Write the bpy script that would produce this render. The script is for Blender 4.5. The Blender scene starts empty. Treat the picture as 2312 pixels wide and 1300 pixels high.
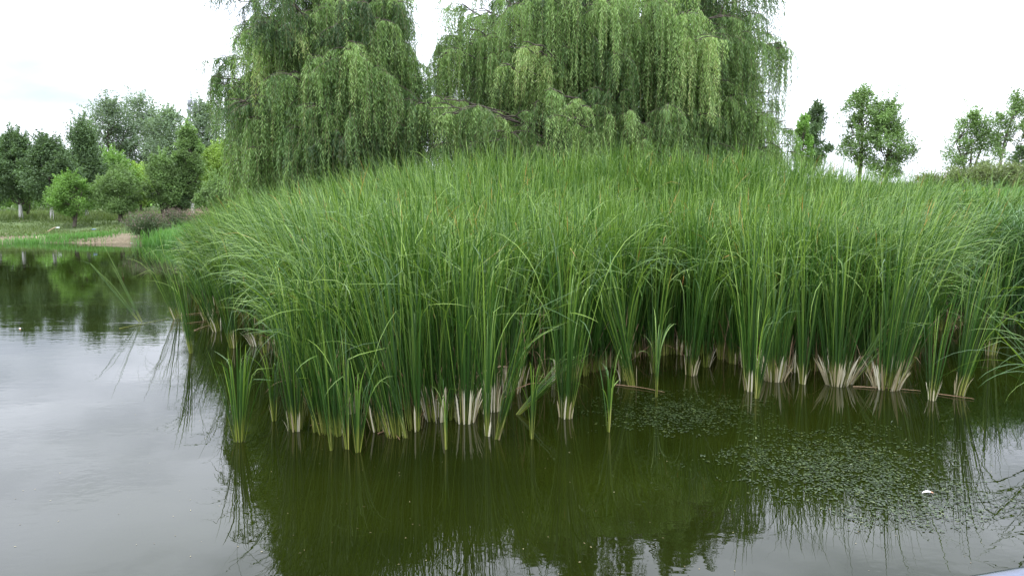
import bpy, math, random
import numpy as np
from mathutils import Vector

# ------------------------------------------------------------------ camera, sky, sun, exposure
scene = bpy.context.scene
col = scene.collection
F = 1682.0                       # focal length in pixels of the 2312 px wide frame
H = 2.2                          # eye height above the pond
PITCH = math.atan(195 / F)
CT, ST = math.cos(PITCH), math.sin(PITCH)

cam_d = bpy.data.cameras.new('camera')
cam = bpy.data.objects.new('camera', cam_d)
col.objects.link(cam)
cam.location = (0, 0, H)
cam.rotation_euler = (math.pi / 2 - PITCH, 0, 0)
cam_d.sensor_width = 36
cam_d.lens = 36 * F / 2312
cam_d.clip_start = 0.05
cam_d.clip_end = 2000
scene.camera = cam

SUN_EL, SUN_AZ = math.radians(58), math.radians(215)
world = bpy.data.worlds.new("World")
scene.world = world
world.use_nodes = True
wn, wl = world.node_tree.nodes, world.node_tree.links
wn.clear()
w_out = wn.new('ShaderNodeOutputWorld')
w_bg = wn.new('ShaderNodeBackground')
w_bg.inputs['Strength'].default_value = 0.1
sky = wn.new('ShaderNodeTexSky')
sky.sky_type = 'NISHITA'
sky.sun_disc = False
sky.sun_elevation = SUN_EL
sky.sun_rotation = SUN_AZ
tc = wn.new('ShaderNodeTexCoord')
sep = wn.new('ShaderNodeSeparateXYZ')
wl.new(tc.outputs['Generated'], sep.inputs[0])
mp = wn.new('ShaderNodeMapping')
mp.inputs['Scale'].default_value = (1.0, 1.0, 3.2)
wl.new(tc.outputs['Generated'], mp.inputs[0])
nz = wn.new('ShaderNodeTexNoise')
nz.inputs['Scale'].default_value = 2.2
nz.inputs['Detail'].default_value = 7
nz.inputs['Roughness'].default_value = 0.52
wl.new(mp.outputs[0], nz.inputs['Vector'])
# overcast: zenith brighter than the horizon
rmp = wn.new('ShaderNodeMapRange')
rmp.inputs['From Min'].default_value = 0.0
rmp.inputs['From Max'].default_value = 0.5
rmp.inputs['To Min'].default_value = 13.0
rmp.inputs['To Max'].default_value = 36.0
wl.new(sep.outputs['Z'], rmp.inputs['Value'])
cm = wn.new('ShaderNodeMapRange')
cm.inputs['From Min'].default_value = 0.3
cm.inputs['From Max'].default_value = 0.7
cm.inputs['To Min'].default_value = 0.86
cm.inputs['To Max'].default_value = 1.12
wl.new(nz.outputs['Fac'], cm.inputs['Value'])
mul = wn.new('ShaderNodeMath'); mul.operation = 'MULTIPLY'
wl.new(rmp.outputs[0], mul.inputs[0]); wl.new(cm.outputs[0], mul.inputs[1])
cc = wn.new('ShaderNodeCombineColor')
for i, k in enumerate((0.94, 0.99, 1.12)):
    m_ = wn.new('ShaderNodeMath'); m_.operation = 'MULTIPLY'
    wl.new(mul.outputs[0], m_.inputs[0]); m_.inputs[1].default_value = k
    wl.new(m_.outputs[0], cc.inputs[i])
thin = wn.new('ShaderNodeMapRange')        # how far the cloud covers the blue
thin.inputs['From Min'].default_value = 0.36
thin.inputs['From Max'].default_value = 0.5
thin.inputs['To Min'].default_value = 0.62
thin.inputs['To Max'].default_value = 0.96
wl.new(nz.outputs['Fac'], thin.inputs['Value'])
mx = wn.new('ShaderNodeMix'); mx.data_type = 'RGBA'

# a thin place in the cloud, low in the sky on the left, where pale blue shows
gapd = wn.new('ShaderNodeVectorMath'); gapd.operation = 'SUBTRACT'
wl.new(tc.outputs['Generated'], gapd.inputs[0])
_g = Vector((-.56, .81, .135)).normalized()
gapd.inputs[1].default_value = _g
gsc = wn.new('ShaderNodeVectorMath'); gsc.operation = 'MULTIPLY'; gsc.inputs[1].default_value = (3.2, 2.2, 11)
wl.new(gapd.outputs[0], gsc.inputs[0])
gln = wn.new('ShaderNodeVectorMath'); gln.operation = 'LENGTH'; wl.new(gsc.outputs[0], gln.inputs[0])
gad = wn.new('ShaderNodeMath'); gad.operation = 'MULTIPLY_ADD'; wl.new(nz.outputs['Fac'], gad.inputs[0]); gad.inputs[1].default_value = 1.6
wl.new(gln.outputs['Value'], gad.inputs[2])
gmr = wn.new('ShaderNodeMapRange'); gmr.inputs['From Min'].default_value = .8; gmr.inputs['From Max'].default_value = 1.75
gmr.inputs['To Min'].default_value = .52; gmr.inputs['To Max'].default_value = 1.0
gmr.interpolation_type = 'SMOOTHSTEP'
wl.new(gad.outputs[0], gmr.inputs['Value'])
gmul = wn.new('ShaderNodeMath'); gmul.operation = 'MULTIPLY'
wl.new(thin.outputs[0], gmul.inputs[0]); wl.new(gmr.outputs[0], gmul.inputs[1])
wl.new(sky.outputs[0], mx.inputs['A'])
wl.new(cc.outputs[0], mx.inputs['B'])
wl.new(gmul.outputs[0], mx.inputs['Factor'])
wl.new(mx.outputs['Result'], w_bg.inputs['Color'])
wl.new(w_bg.outputs[0], w_out.inputs[0])

sun_d = bpy.data.lights.new('sun', 'SUN')
sun_d.energy = 1.3
sun_d.angle = math.radians(18)
sun_d.color = (1.0, 0.96, 0.9)
sun = bpy.data.objects.new('sun', sun_d)
col.objects.link(sun)
sd = Vector((math.sin(SUN_AZ) * math.cos(SUN_EL), math.cos(SUN_AZ) * math.cos(SUN_EL), math.sin(SUN_EL)))
sun.rotation_euler = sd.to_track_quat('Z', 'Y').to_euler()
sun.location = (0, 0, 30)

scene.view_settings.view_transform = 'Standard'
scene.view_settings.look = 'None'
scene.view_settings.exposure = 0.2
scene.view_settings.gamma = 1.0
scene.render.engine = 'CYCLES'
scene.cycles.use_denoising = True
scene.cycles.max_bounces = 8
scene.cycles.diffuse_bounces = 3
scene.cycles.glossy_bounces = 3
scene.cycles.transmission_bounces = 4
scene.cycles.transparent_max_bounces = 8
scene.cycles.caustics_reflective = False
scene.cycles.caustics_refractive = False

# ------------------------------------------------------------------ helpers
RS = np.random.RandomState(7)


def ray(px, py):
    u, v = (px - 1156) / F, (650 - py) / F
    return np.array([u, CT + v * ST, -ST + v * CT])


def at(px, py, Y):
    """the point seen at that pixel, Y metres ahead"""
    d = ray(px, py)
    return np.array([0, 0, H]) + d * (Y / d[1])


def gnd(px, py, z=0.0):
    """the point seen at that pixel on the level z"""
    d = ray(px, py)
    return np.array([0, 0, H]) + d * ((z - H) / d[2])


def tag(o, label=None, cat=None, group=None, kind=None):
    if label: o['label'] = label
    if cat: o['category'] = cat
    if group: o['group'] = group
    if kind: o['kind'] = kind
    return o


def empty(name, loc=(0, 0, 0)):
    o = bpy.data.objects.new(name, None)
    o.empty_display_size = 0.2
    o.location = tuple(float(c) for c in loc)
    col.objects.link(o)
    return o


def make(name, V, Q, mat, parent=None, attrs=None, smooth=True):
    """V (n,3) in world space, Q (m,4) quads (a triangle repeats nothing: use -1 in the last column)"""
    V = np.asarray(V, dtype=np.float32).copy()
    if parent is not None:
        V -= np.array(parent.location[:], dtype=np.float32)
    me = bpy.data.meshes.new(name)
    Q = np.asarray(Q, dtype=np.int32)
    tri = Q[:, 3] < 0
    cnt = np.where(tri, 3, 4)
    loops = Q.ravel()
    loops = loops[loops >= 0]
    me.vertices.add(len(V)); me.vertices.foreach_set('co', V.ravel())
    me.loops.add(len(loops)); me.loops.foreach_set('vertex_index', loops)
    me.polygons.add(len(Q))
    st = np.zeros(len(Q), dtype=np.int32); st[1:] = np.cumsum(cnt)[:-1]
    me.polygons.foreach_set('loop_start', st)
    me.update(calc_edges=True)
    if smooth:
        me.polygons.foreach_set('use_smooth', np.ones(len(Q), dtype=bool))
    if attrs:
        for k, a in attrs.items():
            at_ = me.attributes.new(k, 'FLOAT', 'POINT')
            at_.data.foreach_set('value', np.asarray(a, dtype=np.float32))
    me.validate()
    me.materials.append(mat)
    o = bpy.data.objects.new(name, me)
    col.objects.link(o)
    if parent is not None:
        o.parent = parent
    return o


class Geo:
    def __init__(s):
        s.V, s.Q, s.A, s.n = [], [], {}, 0

    def add(s, V, Q, **attrs):
        V = np.asarray(V, dtype=np.float32).reshape(-1, 3)
        Q = np.asarray(Q, dtype=np.int64).reshape(-1, 4)
        s.V.append(V); s.Q.append(np.where(Q >= 0, Q + s.n, -1)); s.n += len(V)
        for k, a in attrs.items():
            s.A.setdefault(k, []).append(np.broadcast_to(np.asarray(a, dtype=np.float32), (len(V),)).copy())

    def build(s, name, mat, parent=None, smooth=True):
        A = {k: np.concatenate(a) for k, a in s.A.items()}
        return make(name, np.concatenate(s.V), np.concatenate(s.Q), mat, parent, A, smooth)


def tube(g, pts, rad, sides=7, cap=True, **attrs):
    pts = np.asarray(pts, dtype=float); n = len(pts)
    rad = np.broadcast_to(np.asarray(rad, dtype=float), (n,))
    T = np.gradient(pts, axis=0)
    T /= np.linalg.norm(T, axis=1)[:, None] + 1e-9
    ref = np.array([0.3, 0.9, 0.1]) if abs(T[0][2]) > 0.8 else np.array([0, 0, 1.0])
    A = np.cross(T, ref); A /= np.linalg.norm(A, axis=1)[:, None] + 1e-9
    B = np.cross(T, A)
    th = np.linspace(0, 2 * np.pi, sides, endpoint=False)
    V = pts[:, None, :] + rad[:, None, None] * (np.cos(th)[None, :, None] * A[:, None, :] + np.sin(th)[None, :, None] * B[:, None, :])
    i = np.arange(n - 1)[:, None] * sides; j = np.arange(sides)[None, :]; j2 = (j + 1) % sides
    Q = np.stack([i + j, i + j2, i + sides + j2, i + sides + j], -1).reshape(-1, 4)
    V = V.reshape(-1, 3)
    if cap:
        V = np.vstack([V, pts[:1], pts[-1:]])
        c0, c1 = n * sides, n * sides + 1
        jj = np.arange(sides); jj2 = (jj + 1) % sides
        Q = np.vstack([Q, np.stack([jj2, jj, np.full(sides, c0), np.full(sides, -1)], 1),
                       np.stack([(n - 1) * sides + jj, (n - 1) * sides + jj2, np.full(sides, c1), np.full(sides, -1)], 1)])
    g.add(V, Q, **attrs)


def blades(g, base, az, lean, bend, L, w, r, nseg=8, fold=None, ft=None, twist=None, vee=False, p=1.8, t0=None):
    """long strap leaves: angle from vertical = lean + bend t^p (+ a fold near the tip)"""
    N = len(base)
    fold = np.zeros(N) if fold is None else fold
    ft = np.full(N, .8) if ft is None else ft
    twist = np.zeros(N) if twist is None else twist
    t = np.linspace(0, 1, nseg + 1)
    tm = (t[1:] + t[:-1]) / 2
    def s(x): x = np.clip(x, 0, 1); return x * x * (3 - 2 * x)
    phi = lean[:, None] + bend[:, None] * tm[None] ** p + fold[:, None] * s((tm[None] - ft[:, None]) / .1)
    ds = (L / nseg)[:, None]
    rr = np.concatenate([np.zeros((N, 1)), np.cumsum(np.sin(phi) * ds, 1)], 1)
    zz = np.concatenate([np.zeros((N, 1)), np.cumsum(np.cos(phi) * ds, 1)], 1)
    ca, sa = np.cos(az), np.sin(az)
    P = np.stack([base[:, 0:1] + rr * ca[:, None], base[:, 1:2] + rr * sa[:, None], base[:, 2:3] + zz], -1)
    ph = np.concatenate([phi[:, :1], (phi[:, 1:] + phi[:, :-1]) / 2, phi[:, -1:]], 1)
    hv = np.stack([-sa, ca, np.zeros(N)], -1)[:, None, :]
    nv = np.stack([-np.cos(ph) * ca[:, None], -np.cos(ph) * sa[:, None], np.sin(ph)], -1)
    tw = (twist[:, None] * (1 - 0.45 * t[None]))[..., None]
    W = hv * np.cos(tw) + nv * np.sin(tw)
    Nn = -hv * np.sin(tw) + nv * np.cos(tw)
    prof = np.minimum(1, .55 + t * 2.2) * np.clip((1 - t) * 4.5, 0.0, 1) ** .7
    ww = (w[:, None] * prof[None])[..., None] / 2
    if vee:
        M = np.stack([P - W * ww, P - Nn * ww * .45, P + W * ww], 2); k = 3
    else:
        M = np.stack([P - W * ww, P + W * ww], 2); k = 2
    V = M.reshape(-1, 3)
    b = (np.arange(N) * (nseg + 1) * k)[:, None, None] + (np.arange(nseg) * k)[None, :, None] + np.arange(k - 1)[None, None, :]
    Q = np.stack([b, b + 1, b + k + 1, b + k], -1).reshape(-1, 4)
    tt = t if t0 is None else t
    T = np.broadcast_to(tt[None, :, None] * np.ones((N, 1, k)), (N, nseg + 1, k)).reshape(-1)
    hgt = (T.reshape(N, -1) * L[:, None]).reshape(-1)
    R = np.repeat(r, (nseg + 1) * k)
    g.add(V, Q, t=T, h=hgt, r=R)


def leaves(g, P, D, L, w, r, nrm=None, **extra):
    """small pointed leaves: P start, D unit direction"""
    N = len(P)
    q = RS.normal(size=(N, 3)) if nrm is None else nrm
    W = np.cross(D, q); W /= np.linalg.norm(W, axis=1)[:, None] + 1e-9
    L = np.broadcast_to(L, (N,))[:, None]; w = np.broadcast_to(w, (N,))[:, None]
    V = np.stack([P, P + D * L * .42 + W * w / 2, P + D * L, P + D * L * .42 - W * w / 2], 1).reshape(-1, 3)
    Q = (np.arange(N) * 4)[:, None] + np.arange(4)[None]
    g.add(V, Q, r=np.repeat(r, 4), **{k: np.repeat(v, 4) for k, v in extra.items()})


# ------------------------------------------------------------------ materials
def newmat(name):
    m = bpy.data.materials.new(name); m.use_nodes = True
    n, l = m.node_tree.nodes, m.node_tree.links
    n.clear()
    return m, n, l, n.new('ShaderNodeOutputMaterial')


def ramp(n, stops, interp='LINEAR'):
    c = n.new('ShaderNodeValToRGB'); c.color_ramp.interpolation = interp
    e = c.color_ramp.elements
    while len(e) < len(stops): e.new(0.5)
    for k, (pos, rgb) in enumerate(stops):
        e[k].position = pos; e[k].color = (*rgb, 1)
    return c


def attr(n, name):
    a = n.new('ShaderNodeAttribute'); a.attribute_name = name
    return a


def leaf_out(m, n, l, out, color, rough=.45, spec=.4, trans=.28, tint=(1.25, 1.35, .6)):
    b = n.new('ShaderNodeBsdfPrincipled')
    b.inputs['Roughness'].default_value = rough
    b.inputs['Specular IOR Level'].default_value = spec
    l.new(color, b.inputs['Base Color'])
    t = n.new('ShaderNodeBsdfTranslucent')
    mu = n.new('ShaderNodeMix'); mu.data_type = 'RGBA'; mu.blend_type = 'MULTIPLY'
    mu.inputs['Factor'].default_value = 1
    l.new(color, mu.inputs['A']); mu.inputs['B'].default_value = (*tint, 1)
    l.new(mu.outputs['Result'], t.inputs['Color'])
    s = n.new('ShaderNodeMixShader'); s.inputs[0].default_value = trans
    l.new(b.outputs[0], s.inputs[1]); l.new(t.outputs[0], s.inputs[2])
    l.new(s.outputs[0], out.inputs[0])


def leaf_mat(name, stops, **kw):
    m, n, l, out = newmat(name)
    c = ramp(n, stops)
    l.new(attr(n, 'r').outputs['Fac'], c.inputs[0])
    leaf_out(m, n, l, out, c.outputs[0], **kw)
    return m


def reed_mat(name, dark, mid, light, sheath=True, **kw):
    """strap leaf: pale sheath at the foot, deep green, lighter top; a few leaves withered"""
    m, n, l, out = newmat(name)
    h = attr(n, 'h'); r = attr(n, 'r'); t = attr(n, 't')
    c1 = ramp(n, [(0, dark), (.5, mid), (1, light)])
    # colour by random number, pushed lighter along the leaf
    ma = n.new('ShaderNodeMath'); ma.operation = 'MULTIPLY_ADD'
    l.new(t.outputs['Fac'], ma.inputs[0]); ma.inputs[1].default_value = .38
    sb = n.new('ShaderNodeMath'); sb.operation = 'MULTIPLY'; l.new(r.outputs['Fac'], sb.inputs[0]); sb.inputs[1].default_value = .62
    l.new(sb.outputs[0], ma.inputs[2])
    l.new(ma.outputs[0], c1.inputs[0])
    # withered leaves: r > .965, orange brown mostly near the tip
    wi = n.new('ShaderNodeMath'); wi.operation = 'GREATER_THAN'; l.new(r.outputs['Fac'], wi.inputs[0]); wi.inputs[1].default_value = .962
    wt = n.new('ShaderNodeMapRange'); wt.inputs['From Min'].default_value = .8; wt.inputs['From Max'].default_value = .92
    l.new(t.outputs['Fac'], wt.inputs['Value'])
    wm = n.new('ShaderNodeMath'); wm.operation = 'MULTIPLY'; l.new(wi.outputs[0], wm.inputs[0]); l.new(wt.outputs[0], wm.inputs[1])
    x1 = n.new('ShaderNodeMix'); x1.data_type = 'RGBA'
    l.new(wm.outputs[0], x1.inputs['Factor']); l.new(c1.outputs[0], x1.inputs['A']); x1.inputs['B'].default_value = (.42, .2, .055, 1)
    colr = x1.outputs['Result']
    if sheath:
        # foot: yellow green to pale within the lowest 30 cm, the limit differs leaf by leaf
        off = n.new('ShaderNodeMath'); off.operation = 'MULTIPLY_ADD'
        l.new(r.outputs['Fac'], off.inputs[0]); off.inputs[1].default_value = -.12; l.new(h.outputs['Fac'], off.inputs[2])
        c2 = ramp(n, [(0, (1, 1, 1)), (.1, (.85, .85, .85)), (.24, (0, 0, 0))])
        l.new(off.outputs[0], c2.inputs[0])
        c3 = ramp(n, [(0, (.08, .12, .02)), (.5, (.17, .21, .035)), (.85, (.3, .31, .07)), (1, (.42, .4, .16))])
        l.new(r.outputs['Fac'], c3.inputs[0])
        x2 = n.new('ShaderNodeMix'); x2.data_type = 'RGBA'
        l.new(c2.outputs[0], x2.inputs['Factor']); l.new(colr, x2.inputs['A']); l.new(c3.outputs[0], x2.inputs['B'])
        colr = x2.outputs['Result']
    leaf_out(m, n, l, out, colr, **kw)
    return m


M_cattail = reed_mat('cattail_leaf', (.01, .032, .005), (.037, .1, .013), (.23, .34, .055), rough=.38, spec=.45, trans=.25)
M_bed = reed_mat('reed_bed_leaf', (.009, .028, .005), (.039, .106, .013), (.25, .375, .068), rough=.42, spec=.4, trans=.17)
M_slope = reed_mat('slope_grass_leaf', (.06, .16, .035), (.085, .21, .045), (.16, .3, .08), sheath=False, rough=.5, spec=.3, trans=.3)
M_common = reed_mat('common_reed_leaf', (.035, .09, .03), (.08, .17, .05), (.18, .3, .11), sheath=False, rough=.45, trans=.25)
M_sheath = leaf_mat('withered_sheath', [(0, (.12, .09, .045)), (.35, (.33, .28, .16)), (.7, (.52, .48, .33)), (1, (.66, .63, .5))], rough=.7, spec=.2, trans=.1, tint=(1, .9, .7))
M_dead = leaf_mat('dead_stalk', [(0, (.09, .05, .03)), (.5, (.2, .12, .07)), (1, (.4, .3, .19))], rough=.8, spec=.15, trans=.08, tint=(1, .8, .6))
M_willow = leaf_mat('willow_leaf', [(0, (.028, .062, .02)), (.3, (.075, .15, .045)), (.6, (.21, .34, .1)), (.9, (.36, .5, .18)), (1, (.42, .44, .18))], rough=.5, spec=.4, trans=.33)  # dark end also carries shade inside the crown, light end the lit mounds
M_twig = leaf_mat('willow_twig', [(0, (.05, .05, .02)), (1, (.15, .14, .05))], rough=.7, trans=0)


def bark_mat(name, c0, c1, scale=18, white=None):
    m, n, l, out = newmat(name)
    tcn = n.new('ShaderNodeTexCoord'); mpn = n.new('ShaderNodeMapping')
    mpn.inputs['Scale'].default_value = (1, 1, .18)
    l.new(tcn.outputs['Object'], mpn.inputs[0])
    nn = n.new('ShaderNodeTexNoise'); nn.inputs['Scale'].default_value = scale; nn.inputs['Detail'].default_value = 6
    l.new(mpn.outputs[0], nn.inputs['Vector'])
    c = ramp(n, [(.35, c0), (.65, c1)])
    l.new(nn.outputs['Fac'], c.inputs[0])
    b = n.new('ShaderNodeBsdfPrincipled'); b.inputs['Roughness'].default_value = .9
    colr = c.outputs[0]
    if white is not None:      # lime wash on the lowest metre
        sp = n.new('ShaderNodeSeparateXYZ'); l.new(tcn.outputs['Object'], sp.inputs[0])
        ad = n.new('ShaderNodeMath'); ad.operation = 'MULTIPLY_ADD'; l.new(nn.outputs['Fac'], ad.inputs[0]); ad.inputs[1].default_value = .12
        l.new(sp.outputs['Z'], ad.inputs[2])
        lt = n.new('ShaderNodeMath'); lt.operation = 'LESS_THAN'; l.new(ad.outputs[0], lt.inputs[0]); lt.inputs[1].default_value = white
        x = n.new('ShaderNodeMix'); x.data_type = 'RGBA'; l.new(lt.outputs[0], x.inputs['Factor'])
        l.new(colr, x.inputs['A']); x.inputs['B'].default_value = (.5, .49, .46, 1)
        colr = x.outputs['Result']
    l.new(colr, b.inputs['Base Color'])
    bp = n.new('ShaderNodeBump'); bp.inputs['Strength'].default_value = .6; bp.inputs['Distance'].default_value = .02
    l.new(nn.outputs['Fac'], bp.inputs['Height']); l.new(bp.outputs[0], b.inputs['Normal'])
    l.new(b.outputs[0], out.inputs[0])
    return m


M_bark = bark_mat('dark_bark', (.035, .027, .02), (.12, .1, .075))
M_bark_white = bark_mat('lime_washed_bark', (.06, .05, .04), (.16, .14, .11), white=1.15)
M_bark_pale = bark_mat('pale_bark', (.12, .105, .09), (.26, .23, .2))


def plain_mat(name, c, rough=.6, metal=0.0, spec=.5, var=.25, scale=30):
    m, n, l, out = newmat(name)
    b = n.new('ShaderNodeBsdfPrincipled')
    b.inputs['Roughness'].default_value = rough; b.inputs['Metallic'].default_value = metal
    b.inputs['Specular IOR Level'].default_value = spec
    tcn = n.new('ShaderNodeTexCoord')
    nn = n.new('ShaderNodeTexNoise'); nn.inputs['Scale'].default_value = scale; nn.inputs['Detail'].default_value = 5
    l.new(tcn.outputs['Object'], nn.inputs['Vector'])
    cr = ramp(n, [(.3, tuple(k * (1 - var) for k in c)), (.7, tuple(min(1, k * (1 + var)) for k in c))])
    l.new(nn.outputs['Fac'], cr.inputs[0]); l.new(cr.outputs[0], b.inputs['Base Color'])
    l.new(b.outputs[0], out.inputs[0])
    return m


# ------------------------------------------------------------------ terrain
def sm(x):
    x = np.clip(x, 0, 1); return x * x * (3 - 2 * x)


_gx = RS.uniform(0, 6.28, 24); _gd = RS.uniform(0, 6.28, 24); _gf = np.concatenate([RS.uniform(.15, .6, 12), RS.uniform(.8, 2.6, 12)])


def bumps(X, Y):
    z = 0
    for k in range(24):
        z = z + np.sin(_gf[k] * (X * np.cos(_gd[k]) + Y * np.sin(_gd[k])) + _gx[k]) * (.02 if k < 12 else .008)
    return z


SHX = np.array([-200, -60, -34, -26, -20, -15, -11, -8.5, -6, -3.5, 0, 4, 8, 12, 18, 200.0])
SHY = np.array([46, 42, 41, 40.5, 39.5, 38.5, 33, 22, 16.5, 14.5, 14, 14, 14, 13.5, 12.5, 12.0])


def gz(X, Y):
    X = np.asarray(X, dtype=float); Y = np.asarray(Y, dtype=float)
    ys = np.interp(X, SHX, SHY) + .35 * np.sin(X * .9 + 1) + .2 * np.sin(X * 2.3)
    d = Y - ys
    left = 1 - sm((X + 16) / 6)
    zl = .22 * sm(d / .6) + .72 * sm((d - .3) / 9) + .6 * sm((d - 9) / 50) + .25 * sm((X + 26) / 8) * sm((d - 2) / 8)
    zc = (.62 + .5 * np.exp(-((X - 1.5) / 6.0) ** 2)) * sm(d / 4.5) + .25 * sm((d - 8) / 20)
    zr = 1.65 * sm((Y - 19) / 15) * sm((X - 6) / 7)
    zr = zr + .4 * sm((X - 7) / 5) * sm((Y - 13) / 5)
    z = np.where(d > 0, left * zl + (1 - left) * (zc + zr), np.maximum(-.9, d * .14))
    back = 1 - sm((-Y + 2) / 3)
    near = -.9
    z = z + bumps(X, Y) * sm(d / 3 + .5)
    return z


SOIL = [(262, 534, 2.0, 1.5), (300, 538, 1.6, .8), (20, 539, 1.9, 1.0), (112, 536, 1.5, .8), (72, 507, 1.6, .9), (470, 543, 1.6, .8), (285, 482, 1.1, 1.0), (225, 536, .9, .7), (420, 497, 1.2, 1.0)]


def soil_at(X, Y):
    s = 0 * X
    for (px, py, rx, ry) in SOIL:
        zz = .15
        for _ in range(12):
            q = gnd(px, py, zz); zz = .5 * zz + .5 * max(0.0, float(gz(q[0], q[1])))
        s = np.maximum(s, np.exp(-((X - q[0]) / rx) ** 2 - ((Y - q[1]) / ry) ** 2))
    return s * (1 + .35 * np.sin(X * 2.3 + Y * 1.1) * np.sin(Y * 3.1 - X))


def ground():
    u = np.linspace(-1, 1, 261)
    X = np.sinh(u * 4.2) / np.sinh(4.2) * 420
    v = np.linspace(0, 1, 300)
    Y = -30 + 0 * v
    Y = np.concatenate([np.linspace(-60, 6, 12), np.linspace(6.6, 56, 170), 56 + (np.linspace(0, 1, 60)[1:] ** 2.2) * 700])
    X = np.sort(np.concatenate([X, np.arange(-32, -12, .22)]))
    XX, YY = np.meshgrid(X, Y)
    ZZ = gz(XX, YY)
    SO = soil_at(XX, YY)
    ZZ = ZZ - .06 * SO * (ZZ > .05)
    V = np.stack([XX, YY, ZZ], -1).reshape(-1, 3)
    nx, ny = len(X), len(Y)
    i = np.arange(ny - 1)[:, None] * nx + np.arange(nx - 1)[None]
    Q = np.stack([i, i + 1, i + nx + 1, i + nx], -1).reshape(-1, 4)
    m, n, l, out = newmat('bank_ground')
    g = n.new('ShaderNodeNewGeometry'); sp = n.new('ShaderNodeSeparateXYZ'); l.new(g.outputs['Position'], sp.inputs[0])
    n1 = n.new('ShaderNodeTexNoise'); n1.inputs['Scale'].default_value = .45; n1.inputs['Detail'].default_value = 8; n1.inputs['Roughness'].default_value = .65
    l.new(g.outputs['Position'], n1.inputs['Vector'])
    n2 = n.new('ShaderNodeTexNoise'); n2.inputs['Scale'].default_value = 7; n2.inputs['Detail'].default_value = 8; n2.inputs['Roughness'].default_value = .7
    l.new(g.outputs['Position'], n2.inputs['Vector'])
    grass = ramp(n, [(.3, (.05, .085, .022)), (.5, (.085, .13, .035)), (.7, (.15, .18, .06))])
    l.new(n2.outputs['Fac'], grass.inputs[0])
    soil = ramp(n, [(.35, (.08, .062, .036)), (.55, (.19, .15, .088)), (.75, (.34, .29, .18))])
    l.new(n2.outputs['Fac'], soil.inputs[0])
    # bare soil: patches, and the eroded edge along the water
    edge = n.new('ShaderNodeMapRange'); edge.inputs['From Min'].default_value = .02; edge.inputs['From Max'].default_value = .42
    edge.inputs['To Min'].default_value = .13; edge.inputs['To Max'].default_value = -.07
    l.new(sp.outputs['Z'], edge.inputs['Value'])
    ad = n.new('ShaderNodeMath'); ad.operation = 'ADD'; l.new(n1.outputs['Fac'], ad.inputs[0]); l.new(edge.outputs[0], ad.inputs[1])
    pm = n.new('ShaderNodeMapRange'); pm.inputs['From Min'].default_value = .57; pm.inputs['From Max'].default_value = .6
    so = n.new('ShaderNodeMath'); so.operation = 'MULTIPLY_ADD'; l.new(attr(n, 'soil').outputs['Fac'], so.inputs[0]); so.inputs[1].default_value = .3
    l.new(ad.outputs[0], so.inputs[2])
    l.new(so.outputs[0], pm.inputs['Value'])
    x = n.new('ShaderNodeMix'); x.data_type = 'RGBA'
    l.new(pm.outputs[0], x.inputs['Factor']); l.new(grass.outputs[0], x.inputs['A']); l.new(soil.outputs[0], x.inputs['B'])
    # leaf litter under the willows and reeds: brown earth
    xm = n.new('ShaderNodeMapRange'); xm.inputs['From Min'].default_value = -15; xm.inputs['From Max'].default_value = -10
    l.new(sp.outputs['X'], xm.inputs['Value'])
    ym = n.new('ShaderNodeMapRange'); ym.inputs['From Min'].default_value = 33; ym.inputs['From Max'].default_value = 28
    l.new(sp.outputs['Y'], ym.inputs['Value'])
    lm = n.new('ShaderNodeMath'); lm.operation = 'MULTIPLY'; l.new(xm.outputs[0], lm.inputs[0]); l.new(ym.outputs[0], lm.inputs[1])
    x2 = n.new('ShaderNodeMix'); x2.data_type = 'RGBA'
    l.new(lm.outputs[0], x2.inputs['Factor']); l.new(x.outputs['Result'], x2.inputs['A']); x2.inputs['B'].default_value = (.05, .038, .022, 1)
    b = n.new('ShaderNodeBsdfPrincipled'); b.inputs['Roughness'].default_value = .95
    l.new(x2.outputs['Result'], b.inputs['Base Color'])
    bp = n.new('ShaderNodeBump'); bp.inputs['Strength'].default_value = 1; bp.inputs['Distance'].default_value = .08
    l.new(n2.outputs['Fac'], bp.inputs['Height']); l.new(bp.outputs[0], b.inputs['Normal'])
    l.new(b.outputs[0], out.inputs[0])
    o = make('ground', V, Q, m, attrs={'soil': SO.ravel()})
    tag(o, kind='structure', label='grassy pond bank with bare reddish earth along the water')
    return o


ground()


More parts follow.
